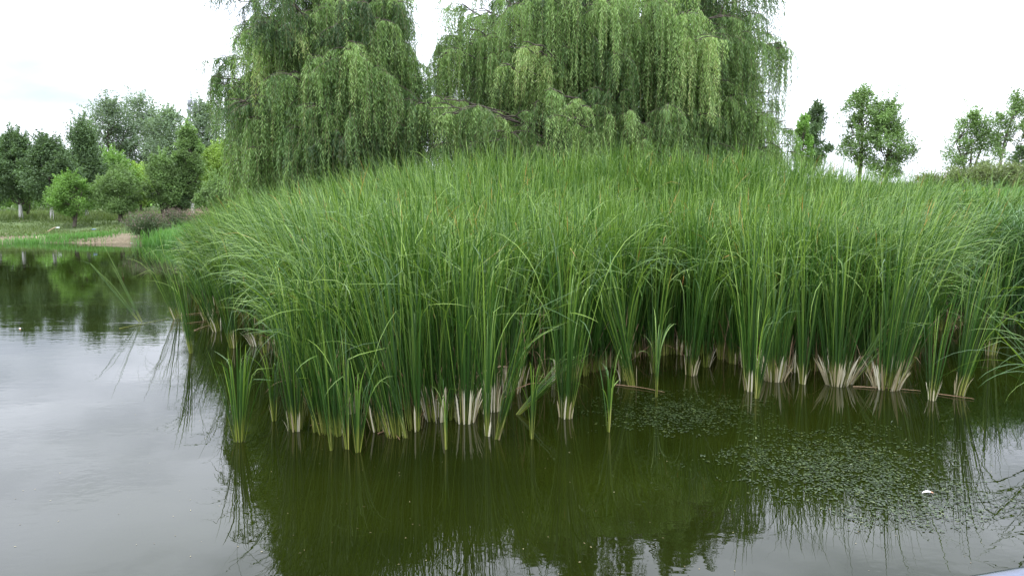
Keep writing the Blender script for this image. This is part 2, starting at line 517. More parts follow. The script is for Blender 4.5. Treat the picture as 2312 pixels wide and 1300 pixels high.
def water():
    u = np.linspace(-1, 1, 60); X = np.sinh(u * 4) / np.sinh(4) * 420
    Y = np.concatenate([np.linspace(-60, 2, 8)[:-1], np.linspace(2, 60, 40), [80, 120, 250, 700]])
    XX, YY = np.meshgrid(X, Y)
    V = np.stack([XX, YY, 0 * XX], -1).reshape(-1, 3)
    nx, ny = len(X), len(Y)
    i = np.arange(ny - 1)[:, None] * nx + np.arange(nx - 1)[None]
    Q = np.stack([i, i + 1, i + nx + 1, i + nx], -1).reshape(-1, 4)
    m, n, l, out = newmat('pond_water')
    g = n.new('ShaderNodeNewGeometry')
    sp = n.new('ShaderNodeSeparateXYZ'); l.new(g.outputs['Position'], sp.inputs[0])
    b = n.new('ShaderNodeBsdfPrincipled')
    b.inputs['Roughness'].default_value = 0.005
    b.inputs['IOR'].default_value = 1.333
    n0 = n.new('ShaderNodeTexNoise'); n0.inputs['Scale'].default_value = .5; n0.inputs['Detail'].default_value = 4
    l.new(g.outputs['Position'], n0.inputs['Vector'])
    c = ramp(n, [(.35, (.006, .0086, .001)), (.65, (.0105, .0142, .0014))])
    l.new(n0.outputs['Fac'], c.inputs[0]); l.new(c.outputs[0], b.inputs['Base Color'])

    def noise(scale, sx, sy, detail, amp, dist=0.0, rot=0.0):
        mpn = n.new('ShaderNodeMapping'); mpn.inputs['Scale'].default_value = (sx, sy, 1); mpn.inputs['Rotation'].default_value = (0, 0, rot)
        l.new(g.outputs['Position'], mpn.inputs[0])
        q = n.new('ShaderNodeTexNoise'); q.inputs['Scale'].default_value = scale; q.inputs['Detail'].default_value = detail
        q.inputs['Distortion'].default_value = dist
        l.new(mpn.outputs[0], q.inputs['Vector'])
        mm = n.new('ShaderNodeMath'); mm.operation = 'MULTIPLY'; l.new(q.outputs['Fac'], mm.inputs[0]); mm.inputs[1].default_value = amp
        return mm.outputs[0]

    def add(a, b_):
        q = n.new('ShaderNodeMath'); q.operation = 'ADD'; l.new(a, q.inputs[0]); l.new(b_, q.inputs[1]); return q.outputs[0]

    fine = add(noise(5.0, 1, 1.6, 2, .0009, dist=.3, rot=-.2), noise(12, 1, 1.7, 1, .0001, rot=.7))
    pq = n.new('ShaderNodeMapRange'); pq.inputs['From Min'].default_value = .42; pq.inputs['From Max'].default_value = .62
    pq.inputs['To Min'].default_value = .22; pq.inputs['To Max'].default_value = 1.5
    l.new(noise(.55, 1, 1.6, 1, 1, rot=.9), pq.inputs['Value'])
    fm = n.new('ShaderNodeMath'); fm.operation = 'MULTIPLY'; l.new(fine, fm.inputs[0]); l.new(pq.outputs[0], fm.inputs[1])
    base = add(noise(1.1, 1, 1.3, 1, .0016, rot=.4), fm.outputs[0])
    # breeze patches: sharper wavelets, mostly farther out and to the left
    brz = noise(2.2, .8, 4.6, 2, .003, dist=.2, rot=.05)
    far = n.new('ShaderNodeMapRange'); far.inputs['From Min'].default_value = 8.5; far.inputs['From Max'].default_value = 15
    l.new(sp.outputs['Y'], far.inputs['Value'])
    pt = noise(.33, 1, 2, 2, 1, rot=.3)
    pm = n.new('ShaderNodeMapRange'); pm.inputs['From Min'].default_value = .4; pm.inputs['From Max'].default_value = .62
    pm.inputs['To Min'].default_value = .25
    l.new(pt, pm.inputs['Value'])
    nf = n.new('ShaderNodeMapRange'); nf.inputs['From Min'].default_value = 16; nf.inputs['From Max'].default_value = 21
    nf.inputs['To Min'].default_value = 1; nf.inputs['To Max'].default_value = .16
    l.new(sp.outputs['Y'], nf.inputs['Value'])
    fx = n.new('ShaderNodeMath'); fx.operation = 'MULTIPLY'; l.new(far.outputs[0], fx.inputs[0]); l.new(nf.outputs[0], fx.inputs[1])
    m1 = n.new('ShaderNodeMath'); m1.operation = 'MULTIPLY'; l.new(fx.outputs[0], m1.inputs[0]); l.new(pm.outputs[0], m1.inputs[1])
    m2 = n.new('ShaderNodeMath'); m2.operation = 'MULTIPLY'; l.new(m1.outputs[0], m2.inputs[0]); l.new(brz, m2.inputs[1])
    hgt = add(base, m2.outputs[0])
    bp = n.new('ShaderNodeBump'); bp.inputs['Strength'].default_value = 1; bp.inputs['Distance'].default_value = 1
    l.new(hgt, bp.inputs['Height']); l.new(bp.outputs[0], b.inputs['Normal'])
    l.new(b.outputs[0], out.inputs[0])
    o = make('water', V, Q, m)
    tag(o, kind='structure', label='calm murky green pond water')


water()


# ------------------------------------------------------------------ cattails
def clump_arrays(cx, cy, n, L, spread, rad, leanx=0.0, leany=0.0, z=0.0, bend=.35, foldp=.3, rs=RS):
    """one clump: leaves fan out from a tight foot; leanx / leany is the wind"""
    a = rs.uniform(0, 2 * np.pi, n); q = np.sqrt(rs.uniform(0, 1, n))
    bx, by = cx + rad * q * np.cos(a), cy + rad * q * np.sin(a)
    vx = np.cos(a) * spread * q ** 1.3 * .85 + rs.normal(0, .04, n) + leanx
    vy = np.sin(a) * spread * q ** 1.3 * .85 + rs.normal(0, .04, n) + leany
    az = np.arctan2(vy, vx); lean = np.hypot(vx, vy)
    ll = L * rs.uniform(.72, 1.08, n)
    bd = np.abs(rs.normal(bend, bend * .7, n))
    lo = rs.uniform(0, 1, n)
    bd = np.where(lo > .62, bd + rs.uniform(.4, 1.9, n), bd)
    az2 = np.arctan2(np.sin(az) * .7 + leany * 1.4, np.cos(az) * .7 + leanx * 1.4)
    fold = np.where(rs.uniform(0, 1, n) < foldp, rs.uniform(.5, 1.7, n), 0)
    ft = rs.uniform(.6, .9, n)
    base = np.stack([bx, by, np.full(n, z - .05)], 1)
    return base, az, lean, bd, ll, fold, ft


def wind(X, Y):
    """leaves blow left at the left edge of the bed, right at its right edge"""
    s = X / np.maximum(Y, 5) * F + 1156
    return np.interp(s, [200, 520, 900, 1300, 1700, 2000, 2312], [-.24, -.17, -.08, -.02, .04, .12, .16])


def sheaths(g, cx, cy, n, hgt, rad, spread, z=0.0, w=.02, rs=RS, leanx=0.0):
    a = rs.uniform(0, 2 * np.pi, n)
    bx, by = cx + rad * np.cos(a), cy + rad * np.sin(a)
    vx = np.cos(a) * spread + leanx + rs.normal(0, .05, n); vy = np.sin(a) * spread + rs.normal(0, .05, n)
    blades(g, np.stack([bx, by, np.full(n, z - .05)], 1), np.arctan2(vy, vx), np.hypot(vx, vy), rs.normal(.15, .2, n),
           hgt * rs.uniform(.6, 1.25, n), w * rs.uniform(.7, 1.3, n), rs.uniform(.2, 1, n), nseg=4, vee=True, twist=rs.uniform(-1, 1, n))


# foot pixel x, y; leaves; length; spread; foot radius; lean x; lean y; withered sheaths; label
CL = [
 (540, 996, 17, 1.02, .20, .035, .03, 0, 0, 'short bright green cattail tuft alone in open water, frontmost at the left edge'),
 (322, 727, 7, 1.7, .16, .03, -.55, .1, 0, 'thin cattail wisp bending flat over the open water, outermost at the left'),
 (402, 720, 15, 1.75, .18, .06, -.22, 0, 4, 'cattail clump with yellow foot leaning left over open water, second from the outermost wisp'),
 (433, 797, 10, 1.45, .13, .03, -.08, 0, 0, 'slender green cattail tuft alone in open water in front of the leftmost leaning clumps'),
 (470, 722, 12, 1.8, .2, .07, -.2, 0, 6, 'cattail clump with pale brown withered foot beside floating dead stalks'),
 (491, 748, 14, 1.8, .18, .06, -.24, 0, 5, 'leaning cattail clump with slanting yellow foot just in front of the floating dead stalks'),
 (527, 785, 16, 1.95, .14, .05, -.12, 0, 2, 'tall dark cattail clump with yellow foot behind the lone front tuft'),
 (580, 780, 12, 1.7, .2, .07, -.1, 0, 8, 'cattail clump with fanned white withered foot near the left side of the stand'),
 (601, 796, 6, 1.3, .14, .03, -.02, 0, 0, 'small green cattail shoot between two white footed clumps at the left side'),
 (618, 774, 12, 1.8, .18, .07, -.1, 0, 9, 'cattail clump with broad white sheaths at the inner left corner of the stand'),
 (619, 950, 7, .95, .12, .02, .02, 0, 1, 'thin cattail shoot between the lone front tuft and the fanned clump beside it'),
 (667, 970, 20, 1.6, .17, .06, -.03, 0, 4, 'fanned cattail clump with yellow foot and two white outer leaves near the lone front tuft'),
 (710, 975, 5, 1.0, .14, .02, -.06, 0, 0, 'single thin cattail shoot standing between two larger front clumps'),
 (735, 978, 22, 1.75, .17, .06, -.12, 0, 1, 'dense tall cattail clump leaning left at the front left corner of the stand'),
 (764, 982, 24, 1.75, .18, .06, -.08, 0, 1, 'broad cattail clump with bright yellow green foot at the front corner'),
 (750, 1016, 5, 1.3, .1, .015, -.02, 0, 0, 'thin green cattail shoot just in front of the broad yellow green footed clump'),
 (784, 1014, 5, 1.3, .1, .015, -.05, 0, 0, 'thin left-leaning cattail shoot in the front row beside the frontmost spiky tuft'),
 (807, 1020, 8, .95, .17, .02, .0, 0, 0, 'spiky little cattail tuft standing frontmost of all in the middle of the front row'),
 (790, 930, 10, 1.5, .22, .06, -.02, 0, 9, 'cattail clump with many withered beige sheaths just behind the frontmost spiky tuft'),
 (856, 970, 18, 1.85, .17, .07, -.14, 0, 5, 'left-leaning cattail clump with white outer sheaths and green foot'),
 (893, 985, 24, 1.9, .16, .07, -.15, 0, 3, 'big cattail clump with solid yellow foot leaning left in the front row'),
 (917, 988, 7, 1.5, .1, .02, -.2, 0, 0, 'strongly left-leaning green cattail leaves beside the solid yellow foot'),
 (938, 970, 16, 1.8, .13, .06, -.02, 0, 2, 'upright cattail clump with yellow green foot right of the big yellow footed clump'),
 (985, 948, 18, 1.85, .17, .09, -.06, 0, 9, 'cattail clump wrapped in greyish white papery sheaths, left one of the white footed trio'),
 (1008, 1014, 3, .8, .05, .01, .0, 0, 0, 'lone narrow cattail spike in front of the papery white footed clumps'),
 (1014, 946, 14, 1.85, .13, .06, .0, 0, 5, 'cattail clump with green core and white sheaths behind the lone narrow spike'),
 (1050, 952, 24, 1.95, .15, .08, .0, 0, 9, 'large cattail clump with tall white sheaths left of the thin yellow stalk'),
 (1082, 930, 12, 1.8, .16, .07, .03, 0, 8, 'narrow cattail clump of grey white sheaths behind the large white footed clump'),
 (1100, 984, 6, 1.6, .06, .015, .0, 0, 2, 'straight thin yellow footed cattail stalk in the front row centre'),
 (1119, 992, 9, 1.6, .06, .02, .26, 0, 1, 'bundle of cattail leaves slanting strongly to the right in the front row centre'),
 (1112, 925, 16, 1.85, .14, .08, .0, 0, 9, 'cattail clump with wide pale green and white foot behind the slanting bundle'),
 (1155, 885, 14, 1.85, .15, .09, .02, 0, 9, 'cattail clump with ragged white sheaths set back right of the slanting bundle'),
 (1160, 936, 8, 1.05, .1, .02, .75, .1, 0, 'low cattail leaves arching far to the right over the water'),
 (1200, 990, 6, .95, .08, .015, .03, 0, 0, 'short thin cattail shoot alone in front of the low arching leaves'),
 (1242, 857, 16, 1.95, .13, .08, .02, 0, 9, 'cattail clump with tall bright white column of sheaths set back in the shade'),
 (1278, 942, 24, 1.9, .12, .06, .02, 0, 5, 'tall cattail clump with ochre foot and white side leaves, alone at the centre front'),
 (1375, 975, 6, .85, .17, .01, -.02, 0, 0, 'small forked cattail shoot in front of the dark gap right of centre'),
 (1408, 858, 10, 1.7, .12, .05, .0, 0, 5, 'thin cattail clump with white foot left of the clump leaning left'),
 (1428, 870, 16, 1.9, .11, .05, -.25, 0, 1, 'cattail clump slanting left with bright yellow green foot at the edge of the dark gap'),
 (1482, 896, 5, 1.1, .08, .012, .0, 0, 0, 'lone slim cattail shoot above the first patch of floating leaves'),
 (1476, 842, 9, 1.6, .11, .04, .03, 0, 2, 'slim green cattail clump standing behind the lone slim shoot'),
 (1560, 846, 16, 1.9, .12, .06, .06, 0, 6, 'cattail clump with yellow green foot and slanted white sheaths behind the floating leaves'),
 (1593, 828, 10, 1.8, .12, .04, .08, 0, 3, 'right leaning cattail clump in the shade between white footed clumps'),
 (1692, 882, 18, 1.85, .13, .045, -.03, 0, 6, 'tall cattail clump with thin white curved foot leaves, frontmost right of the first leaf patch'),
 (1708, 899, 9, 1.5, .1, .02, .12, 0, 0, 'green cattail shoot leaning right just in front of the curved white foot leaves'),
 (1748, 858, 24, 1.9, .2, .1, .02, 0, 14, 'big cattail clump on a wide fan of white sheaths right of the leaning green shoot'),
 (1812, 866, 12, 1.8, .13, .03, .0, 0, 4, 'narrow green footed cattail clump between two wide white fans'),
 (1889, 868, 28, 1.95, .2, .1, .0, 0, 16, 'big cattail clump with thick white funnel shaped foot, biggest of the right side'),
 (1915, 866, 12, 1.3, .1, .03, .55, 0, 9, 'white footed cattail leaves slanting low to the right beside the funnel shaped foot'),
 (2001, 876, 30, 1.95, .2, .12, .06, 0, 16, 'widest cattail clump of white upright sheaths, right of the low slanting leaves'),
 (2032, 863, 14, 1.8, .14, .05, .14, 0, 3, 'yellow green footed cattail clump leaning right against the widest white foot'),
 (2103, 903, 9, 1.5, .15, .03, .05, 0, 4, 'small yellow footed cattail clump alone on bright reflecting water at the right'),
 (2166, 892, 18, 1.7, .12, .045, .16, 0, 6, 'cattail clump with one thick yellow stem like foot at the right'),
 (2238, 802, 12, 1.6, .14, .06, .1, 0, 4, 'cattail clump with ochre foot set back near the right edge of the photo'),
]
GROUP_C = 'cattail clumps along the front edge of the stand'
for k, (px, py, n_, L_, sp_, rad_, lx, ly, ns, lab) in enumerate(CL):
    rs = np.random.RandomState(100 + k)
    p0 = gnd(px, py)
    root = empty('cattail_clump', (p0[0], p0[1], 0))
    tag(root, lab, 'cattail', GROUP_C)
    g = Geo()
    N = int(n_ * 2.4) if px > 330 else n_
    L_ = L_ * (1.16 if L_ > 1.5 and px > 560 else 1.0)
    base, az, lean, bd, ll, fold, ft = clump_arrays(p0[0], p0[1], N, L_, sp_, rad_, lx, ly, 0, .18, .3, rs)
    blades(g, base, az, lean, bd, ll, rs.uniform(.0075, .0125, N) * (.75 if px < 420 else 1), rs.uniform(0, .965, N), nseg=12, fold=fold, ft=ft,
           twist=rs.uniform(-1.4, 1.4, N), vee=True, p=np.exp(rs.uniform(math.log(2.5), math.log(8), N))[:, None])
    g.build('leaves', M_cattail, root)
    if ns:
        g = Geo()
        sheaths(g, p0[0], p0[1], int(ns * (2.2 if ns > 7 else 1.6)), .3 if ns < 9 else .38, rad_ * 1.05, sp_ * (.8 if ns < 14 else 1.45), w=.019 if ns > 7 else .014, rs=rs, leanx=lx * .7)
        g.build('withered_sheaths', M_sheath, root)

# near clump whose foot is outside the frame at the right, arching into the picture
rs = np.random.RandomState(55)
p0 = np.array([5.55, 6.9, 0])
root = empty('cattail_clump', p0)
tag(root, 'nearest cattail clump with long leaves arching in over the water from the right edge', 'cattail', GROUP_C)
g = Geo(); N = 46
base, az, lean, bd, ll, fold, ft = clump_arrays(p0[0], p0[1], N, 1.75, .35, .16, -.34, -.02, 0, .5, .15, rs)
blades(g, base, az, lean, bd, ll, rs.uniform(.009, .014, N), rs.uniform(0, .97, N), nseg=14, fold=fold, ft=ft, twist=rs.uniform(-1, 1, N), vee=True)
g.build('leaves', M_cattail, root)
g = Geo(); sheaths(g, p0[0], p0[1], 10, .4, .15, .3, rs=rs); g.build('withered_sheaths', M_sheath, root)

p0 = np.array([5.0, 5.75, 0]); rs = np.random.RandomState(56)
root = empty('cattail_clump', p0)
tag(root, 'cattail clump at the right edge, seen mostly as dark curved lines mirrored in water', 'cattail', GROUP_C)
g = Geo(); N = 34
base, az, lean, bd, ll, fold, ft = clump_arrays(p0[0], p0[1], N, 1.9, .4, .16, -.05, .05, 0, .6, .15, rs)
blades(g, base, az, lean, bd, ll, rs.uniform(.009, .014, N), rs.uniform(0, .97, N), nseg=14, fold=fold, ft=ft, twist=rs.uniform(-1, 1, N), vee=True)
g.build('leaves', M_cattail, root)

# ---- the bed behind the front clumps
FRONT = [(470, 690), (520, 712), (575, 735), (620, 770), (655, 840), (700, 935), (760, 962), (830, 955), (930, 945), (1040, 930), (1130, 905),
         (1200, 880), (1290, 868), (1360, 838), (1440, 812), (1520, 800), (1600, 806), (1680, 828), (1740, 842), (1880, 850), (2000, 858),
         (2050, 842), (2075, 770), (2150, 745), (2240, 735), (2400, 725)]
FW = np.array([gnd(a, b)[:2] for a, b in FRONT])
# in world space: for a ray angle s = X / Y the bed starts at this Y
FS = FW[:, 0] / FW[:, 1]; FY = FW[:, 1]
SKY_PX = [430, 480, 540, 650, 800, 900, 1000, 1100, 1200, 1500, 1600, 1700, 1800, 1880, 1960, 2060, 2200, 2400]
SKY_PY = [590, 505, 462, 450, 430, 410, 388, 372, 364, 362, 364, 372, 392, 402, 425, 418, 420, 425]
BACK = 17.5


def bed():
    rs = np.random.RandomState(3)
    g = Geo(); gs = Geo(); gd = Geo()
    cells = []
    # positions by area in plan
    Y = np.sqrt(rs.uniform(6.6 ** 2, 22 ** 2, 16000))
    S = rs.uniform(FS[0] - .012, .76, 16000)
    yf = np.interp(S, FS, FY) + np.interp(S * F + 1156, [1150, 1350, 1750, 1950], [.35, .0, .0, .25])
    px = S * F + 1156
    back = np.interp(px, [430, 520, 700, 1000, 1700, 1900, 2300], [22, 20.5, 18.5, 17.5, 17.5, 17.5, 16])
    ok = (Y > yf) & (Y < back)
    Y, S, yf, back = Y[ok], S[ok], yf[ok], back[ok]
    # thin out: dense rim, less in the middle, dense at the top
    d = Y - yf
    keep = rs.uniform(0, 1, len(Y)) < np.where(d < .9, .95, np.where(d < 2.2, .6, np.where(d < 5, .48, .6)))
    Y, S, yf, back = Y[keep], S[keep], yf[keep], back[keep]
    X = S * Y
    z0 = np.maximum(gz(X, Y), 0)
    px = X / Y * F + 1156
    ncl = len(X)
    print('bed clumps', ncl)
    # length: about 1.9 m at the water, limited so that the top of the bed keeps its line
    ztop = H + (455 - np.interp(px, SKY_PX, SKY_PY)) * np.interp(px, SKY_PX, np.interp(np.array(SKY_PX), [430, 520, 700, 1000, 1700, 1900, 2300], [22, 20.5, 18.5, 17.5, 17.5, 17.5, 16])) / F
    d = Y - yf
    Lmax = (ztop - z0) / .84
    L = np.minimum(np.interp(px, [450, 560, 760], [1.9, 2.0, 2.25]) + .13 * np.minimum(d, 7), np.maximum(Lmax, .8) * (.9 + .1 * sm((Y - 12) / 4)))
    L = L * rs.uniform(.86, 1.05, ncl) * (1 + .035 * np.sin(X * 2.1 + Y * 1.3) + .035 * np.sin(X * 4.7 - Y * 2.9))
    wx = wind(X, Y)
    nb = rs.randint(17, 30, ncl)
    idx = np.repeat(np.arange(ncl), nb); n = len(idx)
    a = rs.uniform(0, 2 * np.pi, n); q = np.sqrt(rs.uniform(0, 1, n))
    bx = X[idx] + .05 * q * np.cos(a); by = Y[idx] + .05 * q * np.sin(a)
    cl = rs.normal(0, .07, (ncl, 2))
    vx = np.cos(a) * .16 * q + rs.normal(0, .055, n) + wx[idx] + cl[idx, 0]
    vy = np.sin(a) * .16 * q + rs.normal(0, .055, n) + cl[idx, 1]
    az = np.arctan2(vy, vx); lean = np.hypot(vx, vy)
    # the leaf top keeps bending with the wind
    ll = L[idx] * rs.uniform(.72, 1.07, n)
    bd = np.abs(rs.normal(.14, .14, n)) + np.abs(wx[idx]) * 1.2
    bd = np.where(rs.uniform(0, 1, n) > .52, bd + rs.uniform(.5, 2.1, n), bd)
    fold = np.where(rs.uniform(0, 1, n) < .26, rs.uniform(.7, 2.3, n), 0)
    r = np.clip(rs.uniform(0, .95, ncl)[idx] * .35 + rs.uniform(0, .62, n), 0, .95)
    r = np.where(rs.uniform(0, 1, n) < .013, .98, r)
    base = np.stack([bx, by, z0[idx] - .06], 1)
    nearf = np.clip(Y[idx] / 8, 1, 2.2) ** .35
    print('bed leaves', n)
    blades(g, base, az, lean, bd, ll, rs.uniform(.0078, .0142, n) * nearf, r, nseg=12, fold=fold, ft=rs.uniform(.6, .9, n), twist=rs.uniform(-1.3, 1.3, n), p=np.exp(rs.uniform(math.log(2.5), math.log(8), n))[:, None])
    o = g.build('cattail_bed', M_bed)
    tag(o, 'dense stand of tall green cattails filling the middle of the pond', 'reed bed', kind='stuff')
    # withered sheaths and broken stalks at the feet
    m = (Y - yf < 4.5)
    Xs, Ys, zs = X[m], Y[m], z0[m]
    k = rs.randint(1, 5, len(Xs)); ii = np.repeat(np.arange(len(Xs)), k); n = len(ii)
    a = rs.uniform(0, 6.28, n); sp = rs.uniform(0, .3, n)
    blades(gs, np.stack([Xs[ii] + .05 * np.cos(a), Ys[ii] + .05 * np.sin(a), zs[ii] - .05], 1), a, sp, rs.normal(.1, .2, n),
           rs.uniform(.15, .45, n), rs.uniform(.01, .022, n), rs.uniform(.0, .75, n), nseg=3, twist=rs.uniform(-1.5, 1.5, n))
    o = gs.build('withered_sheaths', M_sheath)
    tag(o, 'pale withered sheaths around the feet of the cattail bed', 'dead sheaths', kind='stuff')
    m = (Y - yf < 8) & (rs.uniform(0, 1, len(X)) < .75)
    Xs, Ys, zs = X[m], Y[m], z0[m]
    n = len(Xs); a = rs.uniform(0, 6.28, n)
    blades(gd, np.stack([Xs + rs.normal(0, .1, n), Ys + rs.normal(0, .1, n), zs - .05], 1), a, np.abs(rs.normal(.25, .35, n)), rs.normal(.2, .5, n),
           rs.uniform(.4, 1.2, n), rs.uniform(.006, .012, n), rs.uniform(0, .9, n), nseg=5, twist=rs.uniform(-1.5, 1.5, n))
    n = 1500; S2 = rs.uniform(-.3, .62, n); Y2 = np.interp(S2, FS, FY) + rs.uniform(-.1, 2.6, n); X2 = S2 * Y2
    a = rs.uniform(0, 6.28, n)
    blades(gd, np.stack([X2, Y2, np.maximum(gz(X2, Y2), 0) - .05], 1), a, np.abs(rs.normal(.3, .35, n)), rs.normal(.4, .8, n),
           rs.uniform(.3, 1.1, n), rs.uniform(.005, .011, n), rs.uniform(.3, 1, n), nseg=6, twist=rs.uniform(-1.5, 1.5, n))
    # thatch of old brown stalks deep inside
    n = 2600; S2 = rs.uniform(-.3, .7, n); Y2 = np.interp(S2, FS, FY) + rs.uniform(2.2, 6.5, n); X2 = S2 * Y2
    a = rs.uniform(0, 6.28, n)
    blades(gd, np.stack([X2, Y2, np.maximum(gz(X2, Y2), 0) - .05], 1), a, np.abs(rs.normal(.3, .4, n)), rs.normal(.2, .6, n),
           rs.uniform(.4, 1.3, n), rs.uniform(.008, .018, n), rs.uniform(0, .7, n), nseg=4, twist=rs.uniform(-1.5, 1.5, n))
    o = gd.build('dead_stalks', M_dead)
    tag(o, 'tangle of brown dead stalks inside the cattail bed', 'dead stalks', kind='stuff')


bed()


# ---- grassy reed slope at the right, and the fine leaved reeds in front of it
def slope():
    rs = np.random.RandomState(9)
    n = 26000
    Y = rs.uniform(13.5, 24, n); S = rs.uniform(.42, .78, n); X = S * Y
    keep = (S > .47 + .015 * np.sin(Y * 2)) | (Y > 17)
    X, Y = X[keep], Y[keep]; n = len(X)
    z = np.maximum(gz(X, Y), 0)
    a = rs.uniform(0, 6.28, n); ln = np.abs(rs.normal(.25, .2, n))
    vx = np.cos(a) * ln + .2; vy = np.sin(a) * ln
    px = X / Y * F + 1156
    ztop = H + (455 - np.interp(px, [1860, 1960, 2060, 2200, 2320], [440, 430, 414, 418, 416])) * Y / F
    L = np.clip((ztop - z) / .85, .35, 1.7)
    g = Geo()
    patch = .5 + .25 * np.sin(X * 1.7 + Y) + .25 * np.sin(Y * 2.3 - X * .8)
    blades(g, np.stack([X, Y, z - .03], 1), np.arctan2(vy, vx), np.hypot(vx, vy), np.abs(rs.normal(.6, .5, n)), L * rs.uniform(.6, 1.05, n),
           rs.uniform(.009, .016, n), np.clip(patch * .6 + rs.uniform(0, .4, n), 0, .95), nseg=7, twist=rs.uniform(-1, 1, n))
    o = g.build('reed_grass', M_slope)
    tag(o, 'soft bright green reed grass covering the rising bank at the right', 'grass', kind='stuff')
    # common reed: stems with leaves standing off to both sides
    g = Geo()
    ns = 950
    S = rs.uniform(.545, .76, ns); Y = rs.uniform(12.6, 16, ns); X = S * Y
    ok = (Y > 12.8 + 14 * np.maximum(.60 - S, 0)); X, Y, S = X[ok], Y[ok], S[ok]; ns = len(X)
    z = np.maximum(gz(X, Y), 0)
    hh = np.clip((H + (455 - 470) * Y / F - z), 1.2, 2.4) * rs.uniform(.8, 1.02, ns)
    lx, ly = rs.normal(.1, .1, ns), rs.normal(0, .08, ns)
    blades(g, np.stack([X, Y, z - .05], 1), np.arctan2(ly, lx), np.hypot(lx, ly), np.full(ns, .15), hh, np.full(ns, .009), rs.uniform(0, .5, ns), nseg=4, twist=rs.uniform(-1.5, 1.5, ns))
    k = 17
    ii = np.repeat(np.arange(ns), k); f = np.tile(np.linspace(.2, .98, k), ns) + rs.uniform(-.02, .02, ns * k)
    an = np.hypot(lx, ly)[ii] + .05
    P = np.stack([X[ii] + np.cos(np.arctan2(ly, lx))[ii] * np.sin(an) * hh[ii] * f, Y[ii] + np.sin(np.arctan2(ly, lx))[ii] * np.sin(an) * hh[ii] * f, z[ii] + hh[ii] * f * np.cos(an)], 1)
    n = len(P); a = rs.uniform(0, 6.28, n)
    blades(g, P, a, rs.uniform(.5, 1.1, n), rs.uniform(.2, 1.1, n), rs.uniform(.25, .55, n), rs.uniform(.007, .013, n), np.clip(rs.uniform(0, 1, n), 0, .95), nseg=4, p=1.2)
    o = g.build('common_reeds', M_common)
    tag(o, 'bluish green fine leaved reeds crowding the right edge behind the cattails', 'reeds', kind='stuff')


slope()


# ------------------------------------------------------------------ floating water plants
def pads(name, label, cx, cy, sx, sy, n, seed, size, dens=1.0, rot=0):
    rs = np.random.RandomState(seed)
    px = cx + sx * rs.normal(0, .5, n); py = cy + sy * rs.normal(0, .5, n)
    px = px + (py - cy) * rot
    e = ((px - cx) / sx) ** 2 + ((py - cy) / sy) ** 2
    ok = (e < 1.15 + .3 * np.sin(px * .03) + .3 * np.sin(py * .11 + px * .02)) & (py > 880)
    P = np.array([gnd(a, b, .004) for a, b in zip(px[ok], py[ok])])
    # strings of small leaves: each point carries a rosette
    k = rs.randint(2, 5, len(P)); ii = np.repeat(np.arange(len(P)), k); m = len(ii)
    a = rs.uniform(0, 6.28, m); rr = rs.uniform(.006, .05, m)
    C = P[ii] + np.stack([np.cos(a) * rr, np.sin(a) * rr, rs.uniform(0, .006, m)], 1)
    D = np.stack([np.cos(a + rs.normal(0, .5, m)), np.sin(a + rs.normal(0, .5, m)), rs.uniform(-.01, .05, m)], 1)
    D /= np.linalg.norm(D, axis=1)[:, None]
    L = size * rs.uniform(.6, 1.3, m)
    W = np.cross(D, np.array([0, 0, 1.0])); W /= np.linalg.norm(W, axis=1)[:, None]
    W[:, 2] += rs.normal(0, .02, m)
    w = L * rs.uniform(.32, .55, m)
    pr = [(0, 0), (.25, .42), (.6, .5), (.9, .25), (1, 0), (.9, -.25), (.6, -.5), (.25, -.42)]
    V = np.stack([C + D * (L * f)[:, None] + W * (w * s)[:, None] for f, s in pr], 1)
    b = (np.arange(m) * 8)[:, None]
    Q = np.concatenate([b + np.array([[0, 1, 7, -1]]) * 1, b + np.array([[1, 2, 6, 7]]), b + np.array([[2, 3, 5, 6]]), b + np.array([[3, 4, 5, -1]])], 0)
    Q[(np.arange(len(Q)) < m), 3] = -1; Q[(np.arange(len(Q)) >= 3 * m), 3] = -1
    g = Geo(); g.add(V.reshape(-1, 3), Q, r=np.repeat(rs.uniform(0, 1, m), 8))
    o = g.build(name, M_pad)
    tag(o, label, 'water plants', kind='stuff')


M_pad = leaf_mat('floating_leaf', [(0, (.014, .024, .007)), (.5, (.026, .043, .012)), (.9, (.055, .085, .024)), (1, (.12, .14, .045))], rough=.3, spec=.45, trans=.1)
pads('floating_leaves', 'first mat of small dark floating leaves beside the cattails right of centre', 1530, 925, 200, 60, 800, 1, .026)
pads('floating_leaves', 'wide mat of small floating leaves on reflecting water at the lower right', 1890, 1045, 285, 92, 1500, 2, .026, rot=.9)
pads('floating_leaves', 'thin scatter of floating leaves trailing off near the lower right corner', 2080, 1140, 250, 60, 420, 3, .026, rot=.3)


# ------------------------------------------------------------------ willows
def bez(a, b, c, n=14):
    t = np.linspace(0, 1, n)[:, None]
    return (1 - t) ** 2 * a + 2 * t * (1 - t) * b + t ** 2 * c


